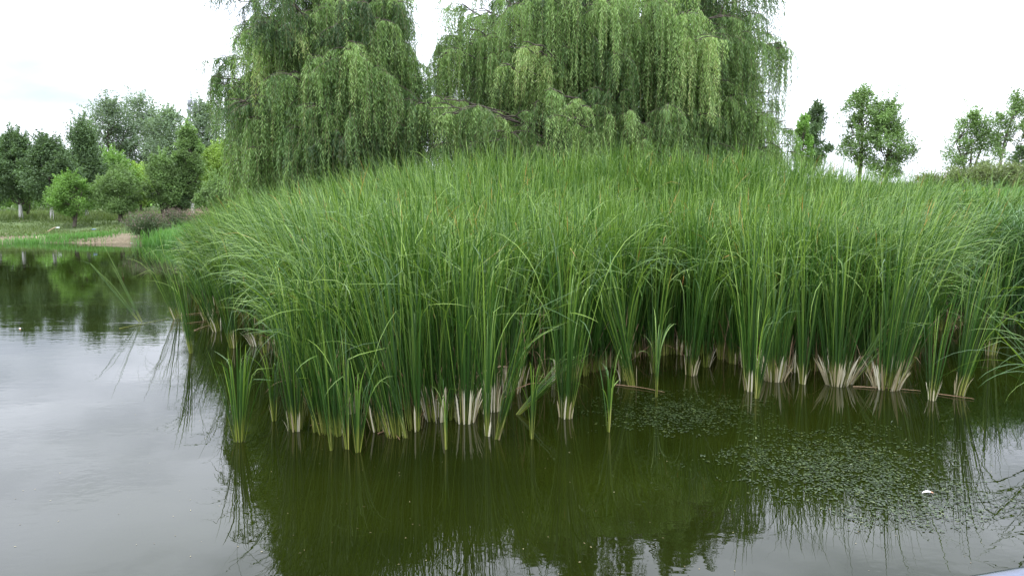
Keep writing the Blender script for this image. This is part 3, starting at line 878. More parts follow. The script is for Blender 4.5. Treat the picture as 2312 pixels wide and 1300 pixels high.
def willow(name, label, base, trunk_top, boughs, seed, leafL=.145, spacing=.036, strands=120, leafW=.019):
    """boughs: (tip point, spray radius, strand length, leaf tone: lit mounds high, shaded pockets low)"""
    rs = np.random.RandomState(seed)
    base = np.asarray(base, float); top = np.asarray(trunk_top, float)
    root = empty(name, base)
    tag(root, label, 'tree', 'weeping willows behind the reeds')
    g = Geo()
    tp = bez(base - np.array([0, 0, .3]), (base + top) / 2 + np.array([.3, 0, 0]), top, 16)
    tube(g, tp, np.linspace(.34, .1, 16) * (1 + .25 * np.exp(-np.linspace(0, 8, 16))), 10)
    g.build('trunk', M_bark, root)
    gl = Geo(); gt = Geo(); gv = Geo()
    S0, SD, SL, SB = [], [], [], []
    for (tip, rad, sl, br) in boughs:
        tip = np.asarray(tip, float)
        k = int(np.clip(.25 + .6 * rs.uniform(), .1, .9) * 15)
        zt = np.clip((tip[2] - base[2]) * rs.uniform(.35, .6), 1.2, top[2] - base[2] - .3)
        s = tp[np.argmin(abs(tp[:, 2] - (base[2] + zt)))]
        ctrl = s * .45 + tip * .55 + np.array([0, 0, .9 + .35 * abs(tip[2] - s[2])])
        ctrl[2] = min(ctrl[2], tip[2] + .35)
        path = bez(s, ctrl, tip, 16)
        path[1:-1] += rs.normal(0, .06, (14, 3))
        tube(gl, path, np.linspace(.058, .009, 16), 6)
        out = tip - s; out[2] = 0
        out = out / (np.linalg.norm(out) + 1e-6)
        nt = int(9 * max(rad, .5) / .9) + 4
        for j in range(nt):
            f = rs.uniform(.45, 1)
            p = path[int(f * 15)]
            a = math.atan2(out[1], out[0]) + rs.normal(0, 1.1)
            ln = rad * rs.uniform(.5, 1.25)
            e = p + np.array([math.cos(a) * ln, math.sin(a) * ln, rs.uniform(-.55, .15) * ln])
            tw = bez(p, (p + e) / 2 + np.array([0, 0, .25 * ln]), e, 7)
            tube(gl, tw, np.linspace(.016, .005, 7), 4, cap=False)
            m = int(strands / 9)
            f2 = rs.uniform(.15, 1, m)
            q = np.stack([np.interp(f2, np.linspace(0, 1, 7), tw[:, c]) for c in range(3)], 1)
            S0.append(q)
            aa = a + rs.normal(0, .8, m)
            SD.append(np.stack([np.cos(aa), np.sin(aa), np.zeros(m)], 1))
            SL.append(sl * rs.uniform(.3, 1.15, m) * rs.choice([.6, 1.0], m, p=[.35, .65]))
            SB.append(np.full(m, br) + rs.normal(0, .07, m) + rs.normal(0, .05))  # tone per bough paints lit mounds and shaded pockets into the leaves
    S0 = np.concatenate(S0); SD = np.concatenate(SD); SL = np.concatenate(SL); SB = np.concatenate(SB)
    M = len(S0)
    SL = np.minimum(SL, np.maximum(S0[:, 2] - base[2] - .3, .4))
    outx = rs.uniform(.08, .35, M); bb = rs.uniform(.2, .5, M)
    curl = rs.uniform(0, 6.28, M)

    def pos(i, s):
        return S0[i] + SD[i] * (outx[i] * (1 - np.exp(-s / bb[i])))[:, None] + \
            np.stack([.03 * np.sin(s * 2.1 + curl[i]) - .018 * s * s * 0, .03 * np.cos(s * 1.7 + curl[i]), -(s - bb[i] * .5 * (1 - np.exp(-s / (bb[i] * .5))))], 1)
    cnt = np.maximum((SL / spacing).astype(int), 4)
    ii = np.repeat(np.arange(M), cnt)
    st = np.concatenate([[0], np.cumsum(cnt)[:-1]])
    kk = np.arange(len(ii)) - st[ii]
    s = (kk + rs.uniform(0, 1, len(ii))) * spacing
    # a strand turns to bare thread in places
    keep = (rs.uniform(0, 1, len(ii)) < .93)
    ii, s, kk = ii[keep], s[keep], kk[keep]
    P = pos(ii, s)
    N = len(P)
    a = curl[ii] + kk * 2.4 + rs.normal(0, .4, N)
    o = rs.uniform(.35, .85, N)
    D = np.stack([np.cos(a) * np.sin(o), np.sin(a) * np.sin(o), -np.cos(o)], 1)
    tip_l = np.clip(1.1 - .35 * s / np.maximum(SL[ii], .1), .6, 1.1)
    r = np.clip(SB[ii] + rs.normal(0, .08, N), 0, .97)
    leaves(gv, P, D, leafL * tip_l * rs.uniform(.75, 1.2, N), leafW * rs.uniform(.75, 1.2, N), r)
    # the threads
    ns = 6
    u = np.linspace(0, 1, ns)
    i2 = np.repeat(np.arange(M), ns); PP = pos(i2, SL[i2] * np.tile(u, M)).reshape(M, ns, 3)
    W = np.stack([np.cos(curl), np.sin(curl), 0 * curl], 1)[:, None, :] * .0035
    Vt = np.stack([PP - W, PP + W], 2).reshape(-1, 3)
    b = (np.arange(M) * ns * 2)[:, None] + (np.arange(ns - 1) * 2)[None]
    gt.add(Vt, np.stack([b, b + 1, b + 3, b + 2], -1).reshape(-1, 4), r=np.repeat(rs.uniform(0, 1, M), ns * 2))
    gl.build('limbs', M_bark, root)
    print(name, 'strands', M, 'leaves', N)
    cr = gv.build('crown', M_willow, root)
    gt.build('hanging_twigs', M_twig, root)
    return root


def rb(rs, cx, cy, n, rx, ry, z0, z1, sl=(.7, 1.9), shape=None):
    """random bough tips over a domed crown"""
    out = []
    for i in range(n):
        h = rs.uniform(0, 1)
        z = z0 + (z1 - z0) * h
        f = shape(h) if shape else math.sqrt(max(0.02, 1 - h * h * .95))
        a = rs.uniform(0, 2 * math.pi); q = math.sqrt(rs.uniform(.25, 1))
        out.append(((cx + rx * f * q * math.cos(a), cy + ry * f * q * math.sin(a), z), rs.uniform(.55, .95), rs.uniform(*sl), np.clip(rs.normal(.42, .2), .08, .85)))
    return out


rs = np.random.RandomState(21)
YL = 22.0
cl = at(735, 400, YL)
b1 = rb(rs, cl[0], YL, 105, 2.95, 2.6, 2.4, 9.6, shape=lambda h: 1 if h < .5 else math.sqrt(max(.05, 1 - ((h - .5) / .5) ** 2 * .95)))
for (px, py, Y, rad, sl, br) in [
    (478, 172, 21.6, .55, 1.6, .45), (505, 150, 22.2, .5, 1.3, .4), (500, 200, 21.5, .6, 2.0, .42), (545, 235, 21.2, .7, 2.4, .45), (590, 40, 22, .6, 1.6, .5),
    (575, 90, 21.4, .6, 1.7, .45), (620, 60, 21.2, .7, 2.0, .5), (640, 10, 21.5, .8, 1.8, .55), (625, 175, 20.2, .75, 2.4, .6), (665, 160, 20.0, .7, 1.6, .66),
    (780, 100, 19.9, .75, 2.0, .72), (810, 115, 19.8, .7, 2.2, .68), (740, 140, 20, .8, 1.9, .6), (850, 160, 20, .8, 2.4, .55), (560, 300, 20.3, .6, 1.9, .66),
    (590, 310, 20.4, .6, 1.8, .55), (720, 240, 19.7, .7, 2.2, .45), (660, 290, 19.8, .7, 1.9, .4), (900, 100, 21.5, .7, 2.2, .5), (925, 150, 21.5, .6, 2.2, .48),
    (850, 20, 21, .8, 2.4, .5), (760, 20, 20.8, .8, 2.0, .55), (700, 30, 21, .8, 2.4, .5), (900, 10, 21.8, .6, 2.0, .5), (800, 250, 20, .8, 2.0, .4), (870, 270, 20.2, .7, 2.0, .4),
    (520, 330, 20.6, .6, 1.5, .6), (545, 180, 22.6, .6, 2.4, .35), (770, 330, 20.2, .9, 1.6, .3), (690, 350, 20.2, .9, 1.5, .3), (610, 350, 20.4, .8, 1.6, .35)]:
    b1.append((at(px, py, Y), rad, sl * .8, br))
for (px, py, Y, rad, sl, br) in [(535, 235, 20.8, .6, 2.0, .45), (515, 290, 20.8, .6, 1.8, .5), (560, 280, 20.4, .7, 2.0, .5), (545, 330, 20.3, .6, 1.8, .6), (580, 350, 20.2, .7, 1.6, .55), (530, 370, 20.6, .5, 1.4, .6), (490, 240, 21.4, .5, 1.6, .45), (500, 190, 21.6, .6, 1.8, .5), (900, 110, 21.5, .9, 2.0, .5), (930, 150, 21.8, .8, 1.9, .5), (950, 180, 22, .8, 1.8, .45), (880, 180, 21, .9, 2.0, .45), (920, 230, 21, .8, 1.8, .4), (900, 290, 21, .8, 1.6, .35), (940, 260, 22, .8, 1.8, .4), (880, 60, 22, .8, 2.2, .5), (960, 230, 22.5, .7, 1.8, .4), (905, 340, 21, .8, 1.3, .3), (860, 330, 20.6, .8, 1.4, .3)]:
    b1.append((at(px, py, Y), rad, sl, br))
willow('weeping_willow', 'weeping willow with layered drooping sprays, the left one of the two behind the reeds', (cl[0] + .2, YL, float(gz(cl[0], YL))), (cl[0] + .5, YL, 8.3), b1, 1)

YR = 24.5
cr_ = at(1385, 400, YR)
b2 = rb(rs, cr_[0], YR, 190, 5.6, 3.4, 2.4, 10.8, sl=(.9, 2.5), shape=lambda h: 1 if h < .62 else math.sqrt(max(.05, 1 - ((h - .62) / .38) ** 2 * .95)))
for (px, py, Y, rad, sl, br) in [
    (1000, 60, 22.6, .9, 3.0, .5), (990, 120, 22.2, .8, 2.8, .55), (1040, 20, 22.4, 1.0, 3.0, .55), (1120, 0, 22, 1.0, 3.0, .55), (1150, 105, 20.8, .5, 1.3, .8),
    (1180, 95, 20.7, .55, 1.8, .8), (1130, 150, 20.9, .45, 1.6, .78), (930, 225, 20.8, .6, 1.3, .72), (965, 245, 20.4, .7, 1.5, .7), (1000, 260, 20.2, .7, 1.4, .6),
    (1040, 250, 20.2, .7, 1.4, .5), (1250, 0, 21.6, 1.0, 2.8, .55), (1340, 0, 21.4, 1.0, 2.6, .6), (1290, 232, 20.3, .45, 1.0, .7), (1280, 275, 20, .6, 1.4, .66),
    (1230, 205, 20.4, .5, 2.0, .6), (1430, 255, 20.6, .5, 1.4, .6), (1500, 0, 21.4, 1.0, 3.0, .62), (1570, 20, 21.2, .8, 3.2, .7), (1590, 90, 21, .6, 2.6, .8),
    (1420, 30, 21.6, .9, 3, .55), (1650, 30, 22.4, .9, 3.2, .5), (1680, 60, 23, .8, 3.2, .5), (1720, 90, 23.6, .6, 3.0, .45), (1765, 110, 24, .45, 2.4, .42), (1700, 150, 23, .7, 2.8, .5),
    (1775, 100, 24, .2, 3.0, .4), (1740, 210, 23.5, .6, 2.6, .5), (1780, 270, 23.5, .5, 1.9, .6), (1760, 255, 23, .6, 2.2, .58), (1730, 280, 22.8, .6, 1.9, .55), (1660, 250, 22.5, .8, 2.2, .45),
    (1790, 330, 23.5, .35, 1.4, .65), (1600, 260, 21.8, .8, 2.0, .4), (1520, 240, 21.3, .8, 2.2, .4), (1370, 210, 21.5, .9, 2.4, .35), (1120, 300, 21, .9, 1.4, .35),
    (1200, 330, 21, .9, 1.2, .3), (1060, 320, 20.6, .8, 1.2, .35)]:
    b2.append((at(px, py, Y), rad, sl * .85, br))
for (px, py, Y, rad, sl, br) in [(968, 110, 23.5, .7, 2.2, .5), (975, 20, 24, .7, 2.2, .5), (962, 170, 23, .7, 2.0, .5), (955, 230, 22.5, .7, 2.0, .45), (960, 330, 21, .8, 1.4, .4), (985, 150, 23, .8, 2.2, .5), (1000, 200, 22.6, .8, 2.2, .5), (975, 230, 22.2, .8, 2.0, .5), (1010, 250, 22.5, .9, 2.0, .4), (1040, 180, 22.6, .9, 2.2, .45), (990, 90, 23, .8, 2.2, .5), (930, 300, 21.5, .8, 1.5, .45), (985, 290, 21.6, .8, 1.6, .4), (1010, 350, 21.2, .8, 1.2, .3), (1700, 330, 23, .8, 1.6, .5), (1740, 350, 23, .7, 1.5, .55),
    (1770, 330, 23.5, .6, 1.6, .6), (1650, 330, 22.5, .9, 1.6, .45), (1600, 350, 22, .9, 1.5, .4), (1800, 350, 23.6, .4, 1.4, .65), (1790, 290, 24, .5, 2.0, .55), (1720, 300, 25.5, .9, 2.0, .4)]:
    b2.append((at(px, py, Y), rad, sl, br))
willow('weeping_willow', 'broad weeping willow with long hanging curtains, the right and larger one behind the reeds', (cr_[0], YR, float(gz(cr_[0], YR))), (cr_[0] + .4, YR, 9.4), b2, 2)


# dead undergrowth below the willows
def brush():
    rs = np.random.RandomState(5)
    g = Geo()
    for (px, Y, n, hh, sx) in [(1180, 19.5, 900, 2.0, 1.5), (850, 19.8, 700, 1.3, 1.2), (1000, 20, 600, 1.9, 1.2), (1450, 21, 500, 1.6, 2.2), (640, 21.5, 500, 1.2, 1.8)]:
        c = at(px, 400, Y)
        X = c[0] + rs.normal(0, sx, n); YY = Y + rs.normal(0, .5, n); z = gz(X, YY)
        blades(g, np.stack([X, YY, z], 1), rs.uniform(0, 6.28, n), np.abs(rs.normal(.3, .3, n)), rs.normal(.2, .5, n), hh * rs.uniform(.4, 1.1, n),
               rs.uniform(.008, .03, n), rs.uniform(0, .6, n), nseg=5, twist=rs.uniform(-1.5, 1.5, n))
    o = g.build('dead_brush', M_dead)
    tag(o, 'dark brown dead undergrowth below the willows', 'undergrowth', kind='stuff')


brush()


# ------------------------------------------------------------------ broadleaf trees and shrubs
def tree(name, label, px, foot, topy, hw, Y, mat, seed, bark=None, nblob=26, nleaf=190, leaf=.2, crown0=.3, trunk=.12, narrow=0.0, group=None, lean=0.0,
         blob=.24, multi=1, stray=.06, cat='tree', up=.5, deep=1.0, leafw=.55, wide=1.5, wisp=1.0, dens=1.0):
    """px, foot, topy, hw in photo pixels; crown0: where the crown starts (share of the height)"""
    rs = np.random.RandomState(seed)
    x = (px - 1156) / F * Y
    zb = float(gz(x, Y))
    zt = at(px, topy, Y)[2]
    W = hw / F * Y * wide
    Ht = zt - zb
    blob = blob * 1.2; nleaf = int(nleaf * 2.6 * dens); leaf = leaf * .68; nblob = int(nblob * 1.5 * dens ** .5)
    root = empty(name, (x, Y, zb))
    tag(root, label, cat, group)
    gt = Geo(); gl = Geo(); gc = Geo()
    c0 = zb + Ht * crown0
    topx = x + lean
    for k in range(multi):
        a = rs.uniform(0, 6.28); off = .0 if multi == 1 else .25 * W
        e = np.array([topx + off * 2 * math.cos(a), Y + off * math.sin(a), zb + Ht * (.86 if multi == 1 else rs.uniform(.6, .8))])
        b = np.array([x + off * .12 * math.cos(a), Y, zb - .2])
        pp = bez(b, np.array([x + off * .6 * math.cos(a) + rs.normal(0, .04 * Ht), Y, zb + Ht * .4]), e, 14)
        tube(gt, pp, trunk * np.linspace(1, .16, 14) * (1 + .35 * np.exp(-np.linspace(0, 9, 14))), 9)
        if k == 0: main = pp
    P, D, R = [], [], []
    tone = []
    for i in range(nblob):
        h = (i + rs.uniform(0, 1)) / nblob
        z = c0 + (zt - c0) * (h * .97)
        prof = math.sin(math.pi * min(1, max(0.0, (.12 + .84 * h)) ** (1.0 - .35 * narrow))) ** .65
        if narrow < 0: prof = min(1, (1 - h) ** .7 * 1.1 + .1)           # conical
        a = rs.uniform(0, 6.28); q = math.sqrt(rs.uniform(.12, 1))
        br = blob * W * rs.uniform(.5, 1.5)
        c = np.array([x + (topx - x) * h + math.cos(a) * q * max(W * prof - br, 0) * 1.02, Y + math.sin(a) * q * max(W * prof - br, 0) * deep, min(z, zt - br * .35)])
        s = main[np.argmin(abs(main[:, 2] - max(zb + Ht * .16, c[2] - .35 * Ht * rs.uniform(.3, .8))))]
        bp = bez(s, (s + c) / 2 + np.array([0, 0, -.05 * Ht]), c, 9); bp[1:-1] += rs.normal(0, .02 * Ht, (7, 3)) * .5
        tube(gl, bp, trunk * np.linspace(.34, .06, 9), 5)
        n = int(nleaf * rs.uniform(.7, 1.3))
        d = rs.normal(size=(n, 3)); d /= np.linalg.norm(d, axis=1)[:, None]
        rr = rs.uniform(.25, 1, n) ** .5
        # leaves sit in tufts along twigs
        tuft = rs.normal(size=(max(6, n // 9), 3)); tuft /= np.linalg.norm(tuft, axis=1)[:, None]
        tuft *= (rs.uniform(.45, 1.12, len(tuft)))[:, None]
        pick = rs.randint(0, len(tuft), n)
        p = np.where((rs.uniform(0, 1, n) < .7)[:, None], tuft[pick] + rs.normal(0, .16, (n, 3)), d * rr[:, None])
        p = c + p * np.array([br, br, br * rs.uniform(.65, .95)])
        if h > .35 and wisp > 0:          # leafy shoots reaching out of the crown
            for q_ in range(3):
                m = max(8, n // 8); e = c + np.array([rs.normal(0, .5) * br, rs.normal(0, .5) * br, br * rs.uniform(.7, 1.7) * wisp])
                f_ = rs.uniform(0, 1, m)[:, None]
                p = np.concatenate([p, c + (e - c) * f_ + rs.normal(0, .09, (m, 3)) * br * (1.2 - f_)])
            n = len(p)
        P.append(p); R.append(np.clip(.45 + rs.normal(0, .13) + rs.normal(0, .12, n), 0, 1))
        dd = rs.normal(size=(n, 3)) * np.array([1, 1, .6]) + (p - c) / (br + 1e-6) * .6; dd /= np.linalg.norm(dd, axis=1)[:, None]
        D.append(dd)
    P = np.concatenate(P); D = np.concatenate(D); R = np.concatenate(R); n = len(P)
    nr = rs.normal(size=(n, 3)) + np.array([0, 0, 1.0])
    leaves(gc, P, D, leaf * rs.uniform(.65, 1.3, n), leaf * leafw * 1.15 * rs.uniform(.7, 1.2, n), R, nrm=nr)
    gt.build('trunk', bark or M_bark, root)
    gl.build('limbs', bark or M_bark if bark is not M_bark_white else M_bark, root)
    gc.build('crown', mat, root)
    return root


def lm(name, c, **kw):
    c = np.array(c) * 1.75
    return leaf_mat(name, [(0, tuple(c * .45)), (.45, tuple(c * .9)), (.8, tuple(c * 1.3)), (1, tuple(c * 1.75))], rough=.55, spec=.3, **kw)


L_dark = lm('dark_foliage', (.07, .11, .05))
L_mid = lm('mid_green_foliage', (.1, .155, .055))
L_light = lm('light_green_foliage', (.105, .185, .045))
L_yel = lm('yellow_green_foliage', (.15, .22, .05))
L_grey = lm('haze_grey_foliage', (.11, .15, .095))  # grey-green leaf colour stands in for the thin haze before the poplars
L_olive = lm('olive_foliage', (.1, .125, .055))
L_red = lm('reddish_foliage', (.17, .1, .07))

GL = 'trees on the far left bank'
GR = 'trees on the hill at the right'
T = [
 # far poplars, distance haze put into their greyer leaf colour
 ('poplar_tree', 'tall haze-greyed poplar with ragged top, leftmost of the row far behind the dark trees', 262, 470, 230, 62, 88, L_grey, dict(nblob=34, leaf=.34, blob=.3, crown0=.2, nleaf=120, trunk=.25, stray=.12)),
 ('poplar_tree', 'tall haze-greyed poplar with the highest crown in the middle of the far row', 335, 470, 226, 60, 92, L_grey, dict(nblob=34, leaf=.34, blob=.3, crown0=.2, nleaf=120, trunk=.25, stray=.12)),
 ('poplar_tree', 'tall haze-greyed poplar just left of the lattice mast', 396, 470, 252, 52, 86, L_grey, dict(nblob=30, leaf=.34, blob=.3, crown0=.2, nleaf=120, trunk=.25, stray=.12)),
 ('poplar_tree', 'tall haze-greyed poplar half hidden behind the left willow', 478, 470, 232, 52, 90, L_grey, dict(nblob=34, leaf=.34, blob=.3, crown0=.15, nleaf=130, trunk=.25, stray=.12)),
 # dark trees at the left
 ('leafy_tree', 'dark green feathery tree at the left edge of the photo', 2, 487, 318, 52, 52, L_dark, dict(nblob=30, nleaf=260, leaf=.2, bark=M_bark_white)),
 ('leafy_tree', 'dark tree with wispy light top and a lime washed trunk, second from the left edge', 52, 487, 308, 46, 51, L_dark, dict(nblob=30, nleaf=260, leaf=.19, bark=M_bark_white)),
 ('leafy_tree', 'dark tree with lime washed leaning trunk left of the yellow green small tree', 122, 487, 322, 50, 50, L_dark, dict(nblob=32, nleaf=260, leaf=.19, bark=M_bark_white)),
 ('leafy_tree', 'tall dark green pointed tree rising above its neighbours left of the poplars', 203, 486, 284, 48, 54, L_dark, dict(nblob=36, nleaf=240, leaf=.19, narrow=-.1, blob=.3, crown0=.2, wide=1.25, bark=M_bark_white)),
 ('leafy_tree', 'pale green round tree behind the spreading dark trunked tree', 262, 470, 352, 44, 64, L_light, dict(nblob=24, nleaf=200, leaf=.2)),
 ('leafy_tree', 'faint yellow green tree low behind the gap under the poplars', 322, 470, 385, 40, 66, L_yel, dict(nblob=20, nleaf=200, leaf=.2)),
 ('leafy_tree', 'upright mid green tree with pale straight trunk beside the purple flowered bushes', 436, 484, 288, 38, 50, L_mid, dict(nblob=34, nleaf=230, leaf=.17, bark=M_bark_white, crown0=.3, wide=1.15)),
 ('leafy_tree', 'yellow green bushy tree behind the left curtain of the willow', 500, 470, 330, 44, 56, L_yel, dict(nblob=30, nleaf=260, leaf=.18, crown0=.1)),
 ('leafy_tree', 'dark low tree between the pale trunk and the willow', 500, 478, 412, 42, 47, L_mid, dict(nblob=22, nleaf=240, leaf=.15, crown0=.15)),
 # small spreading trees by the bank
 ('spreading_tree', 'small yellow green tree with slanting dark stems on the bank, leftmost of the low trees', 168, 486, 400, 50, 46.5, L_light, dict(nblob=24, nleaf=200, leaf=.14, crown0=.3, multi=3, trunk=.08, wide=1.2)),
 ('spreading_tree', 'low bushy tree with dark forked trunk, second from the left along the bank', 278, 480, 390, 56, 47.5, L_mid, dict(nblob=28, nleaf=220, leaf=.15, crown0=.27, trunk=.15, wide=1.15)),
 ('spreading_tree', 'low tree with grey green crown and several pale stems right of the dark forked one', 376, 476, 360, 50, 49, L_mid, dict(nblob=26, nleaf=210, leaf=.15, crown0=.3, multi=3, trunk=.1, wide=1.15)),
 ('spreading_tree', 'small round tree with forked dark trunk just left of the pale straight trunk', 408, 474, 402, 34, 50, L_dark, dict(nblob=18, nleaf=220, leaf=.14, crown0=.3, multi=2, trunk=.1)),
 ('spreading_tree', 'thin low tree deep in the shade beside the lime washed trunks at the left', 68, 480, 420, 24, 56, L_mid, dict(nblob=12, nleaf=150, leaf=.15, crown0=.3, multi=2, trunk=.06)),
 # right hill
 ('leafy_tree', 'dark narrow tree beside the right edge of the willow', 1828, 395, 236, 38, 36, L_dark, dict(nblob=26, nleaf=210, leaf=.13, crown0=.22, trunk=.1, group=GR)),
 ('leafy_tree', 'light green small tree peeping out between the willow and the dark narrow tree', 1803, 400, 258, 24, 34, L_light, dict(nblob=16, nleaf=170, leaf=.12, crown0=.3, trunk=.08, group=GR)),
 ('leafy_tree', 'tall airy tree with bare lower trunk on the hilltop, left one of the close pair', 1928, 425, 204, 60, 36, L_mid, dict(nblob=32, nleaf=150, leaf=.14, crown0=.3, trunk=.11, group=GR, blob=.23, stray=.1)),
 ('leafy_tree', 'dense leafy tree on the hilltop, right one of the close pair', 1990, 425, 232, 56, 35, L_mid, dict(nblob=34, nleaf=190, leaf=.13, crown0=.16, trunk=.1, group=GR, blob=.25)),
 ('leafy_tree', 'bushy tree of several rounded lobes above the brownish shrubs', 2178, 400, 256, 62, 38, L_mid, dict(nblob=28, nleaf=190, leaf=.14, crown0=.12, trunk=.09, group=GR, multi=3)),
 ('leafy_tree', 'thin slanting tree with sparse crown high above the shrubs near the right edge', 2245, 390, 214, 40, 38, L_mid, dict(nblob=20, nleaf=110, leaf=.13, crown0=.5, trunk=.1, group=GR, lean=.6, bark=M_bark_pale)),
 ('leafy_tree', 'tree with reddish brown lower leaves cut by the right edge of the photo', 2318, 395, 200, 40, 39, L_olive, dict(nblob=24, nleaf=170, leaf=.13, crown0=.3, trunk=.1, group=GR)),
]
for k, (nm, lab, px, ft_, tp_, hw, Y_, mt, kw) in enumerate(T):
    kw.setdefault('group', GL)
    if kw['group'] == GR: kw.update(dens=.68, wide=1.2, wisp=1.0)
    if nm == 'poplar_tree': kw.update(dens=.95, wisp=.75)
    tree(nm, lab, px, ft_, tp_, hw, Y_, mt, 300 + k, **kw)

def wood():
    rs = np.random.RandomState(90)
    gc = Geo(); gt = Geo()
    for k in range(46):
        px = rs.uniform(-40, 640); Y = rs.uniform(72, 100); x = (px - 1156) / F * Y; zb = float(gz(x, Y))
        zt = at(px, rs.uniform(378, 425), Y)[2]; W = rs.uniform(1.4, 2.6)
        tube(gt, np.array([[x, Y, zb - .2], [x, Y, zt - .5]]), .12, 5, r=.3)
        n = 900; d = rs.normal(size=(n, 3)); d /= np.linalg.norm(d, axis=1)[:, None]
        d *= rs.uniform(.3, 1, n)[:, None] ** .5 * (1 + .25 * np.sin(d[:, :1] * 7 + k) + .2 * np.sin(d[:, 2:3] * 9 + k * 2))
        P = np.array([x, Y, zb + (zt - zb) * .58]) + d * np.array([W, W, (zt - zb) * .44])
        dd = rs.normal(size=(n, 3)); dd /= np.linalg.norm(dd, axis=1)[:, None]
        leaves(gc, P, dd, .4 * rs.uniform(.6, 1.3, n), .22, np.clip(rs.normal(.5, .2, n) + rs.normal(0, .15), 0, 1))
    o = gc.build('far_wood', L_light)
    tag(o, 'light green belt of distant woodland behind the trees of the far left bank', 'woodland', kind='stuff')


wood()

# conifer at the far right
def conifer():
    rs = np.random.RandomState(77)
    Y = 33; x = (2286 - 1156) / F * Y; zb = float(gz(x, Y)); zt = at(2286, 333, Y)[2]
    root = empty('pine_tree', (x, Y, zb))
    tag(root, 'small dark pointed pine rising behind the shrubs near the right edge', 'tree', GR)
    g = Geo(); tube(g, bez(np.array([x, Y, zb - .1]), np.array([x, Y, (zb + zt) / 2]), np.array([x, Y, zt]), 8), np.linspace(.07, .008, 8), 7)
    g.build('trunk', M_bark, root)
    gc = Geo(); gl = Geo(); P, D = [], []
    for lev in np.linspace(.12, .98, 13):
        z = zb + (zt - zb) * lev; R = (1 - lev) * .95 + .08
        for j in range(7):
            a = rs.uniform(0, 6.28); e = np.array([x + math.cos(a) * R, Y + math.sin(a) * R, z + R * .35])
            s = np.array([x, Y, z]); tube(gl, bez(s, (s + e) / 2 - np.array([0, 0, .05]), e, 5), np.linspace(.012, .003, 5), 4, cap=False)
            n = 60; f = rs.uniform(.1, 1, n)[:, None]
            P.append(s + (e - s) * f); d = rs.normal(size=(n, 3)) * .6 + (e - s) / R; D.append(d / np.linalg.norm(d, axis=1)[:, None])
    P, D = np.concatenate(P), np.concatenate(D)
    leaves(gc, P, D, .13, .022, rs.uniform(0, 1, len(P)))
    gl.build('limbs', M_bark, root); gc.build('crown', L_dark, root)


conifer()


def shrub(label, px, py_top, hw, Y, mat, seed, n=3600, leaf=.09, group=None, name='shrub', flower=None, zb=None, zs=1.0):
    rs = np.random.RandomState(seed)
    x = (px - 1156) / F * Y; zb = float(gz(x, Y)) if zb is None else zb
    zt = at(px, py_top, Y)[2]; hh = (zt - zb); W = hw / F * Y
    root = empty(name, (x, Y, zb)); tag(root, label, 'shrub', group)
    gs, gc = Geo(), Geo()
    ns = 46
    a = rs.uniform(0, 6.28, ns); sp = rs.uniform(.05, 1, ns) ** .7
    tips = np.stack([x + np.cos(a) * sp * W, Y + np.sin(a) * sp * W * .7, zb + hh * (np.sqrt(np.maximum(0, 1 - sp ** 2 * .75)) * rs.uniform(.78, 1.03, ns))], 1)
    P, D, R = [], [], []
    for k in range(ns):
        b = np.array([x + rs.normal(0, .12 * W), Y + rs.normal(0, .08), zb - .05])
        pp = bez(b, np.array([(b[0] + tips[k, 0]) / 2, (b[1] + tips[k, 1]) / 2, b[2] + (tips[k, 2] - b[2]) * .65]), tips[k], 9)
        tube(gs, pp, np.linspace(.014, .004, 9), 4, cap=False)
        m = n // ns; f = rs.uniform(.25, 1, m) * 8
        i0 = np.minimum(f.astype(int), 7); fr = (f - i0)[:, None]
        q = pp[i0] * (1 - fr) + pp[i0 + 1] * fr + rs.normal(0, .06 + .05 * W, (m, 3))
        d = rs.normal(size=(m, 3)) * .7 + (pp[8] - pp[4]) / (np.linalg.norm(pp[8] - pp[4]) + 1e-6); d /= np.linalg.norm(d, axis=1)[:, None]
        P.append(q); D.append(d); R.append(np.clip(rs.normal(.5, .2, m) + rs.normal(0, .12), 0, 1))
    P, D, R = np.concatenate(P), np.concatenate(D), np.concatenate(R)
    leaves(gc, P, D, leaf * rs.uniform(.7, 1.3, len(P)), leaf * .4, R)
    gs.build('stems', M_bark, root); gc.build('foliage', mat, root)
    if flower:
        gf = Geo(); m = 900
        k = rs.randint(0, ns, m)
        q = tips[k] + rs.normal(0, .12, (m, 3)) * np.array([1.3, 1, 1]) + np.array([0, 0, .06])
        d = rs.normal(size=(m, 3)) * .4 + np.array([0, 0, 1]); d /= np.linalg.norm(d, axis=1)[:, None]
        leaves(gf, q, d, .13, .028, rs.uniform(0, 1, m))
        gf.build('flowers', flower, root)
    return root


M_flower = leaf_mat('purple_flower', [(0, (.09, .08, .05)), (.6, (.17, .13, .105)), (1, (.25, .19, .165))], rough=.8, spec=.1, trans=.2, tint=(1, .9, 1))
M_flower2 = leaf_mat('faded_pink_flower', [(0, (.25, .15, .13)), (.6, (.38, .26, .22)), (1, (.48, .36, .3))], rough=.8, spec=.1, trans=.2, tint=(1, .9, .9))
L_bush = lm('grey_green_foliage', (.05, .075, .035))  # the flowering bushes' own dark green leaf colour
GB = 'purple flowered bushes on the far bank'
shrub('rounded dark bush topped with purple flowers, left and largest of the three on the bank', 330, 484, 60, 40.2, L_bush, 1, flower=M_flower, group=GB, n=9000, name='flowering_bush')
shrub('smaller bush with pink purple flowers in the middle of the three on the far bank', 400, 478, 36, 42.5, L_bush, 2, flower=M_flower, group=GB, name='flowering_bush')
shrub('bush with faded brownish pink flowers, right of the three next to the reeds', 455, 480, 34, 43.5, L_bush, 3, flower=M_flower2, group=GB, name='flowering_bush')
GS = 'shrubs on the hill at the right'
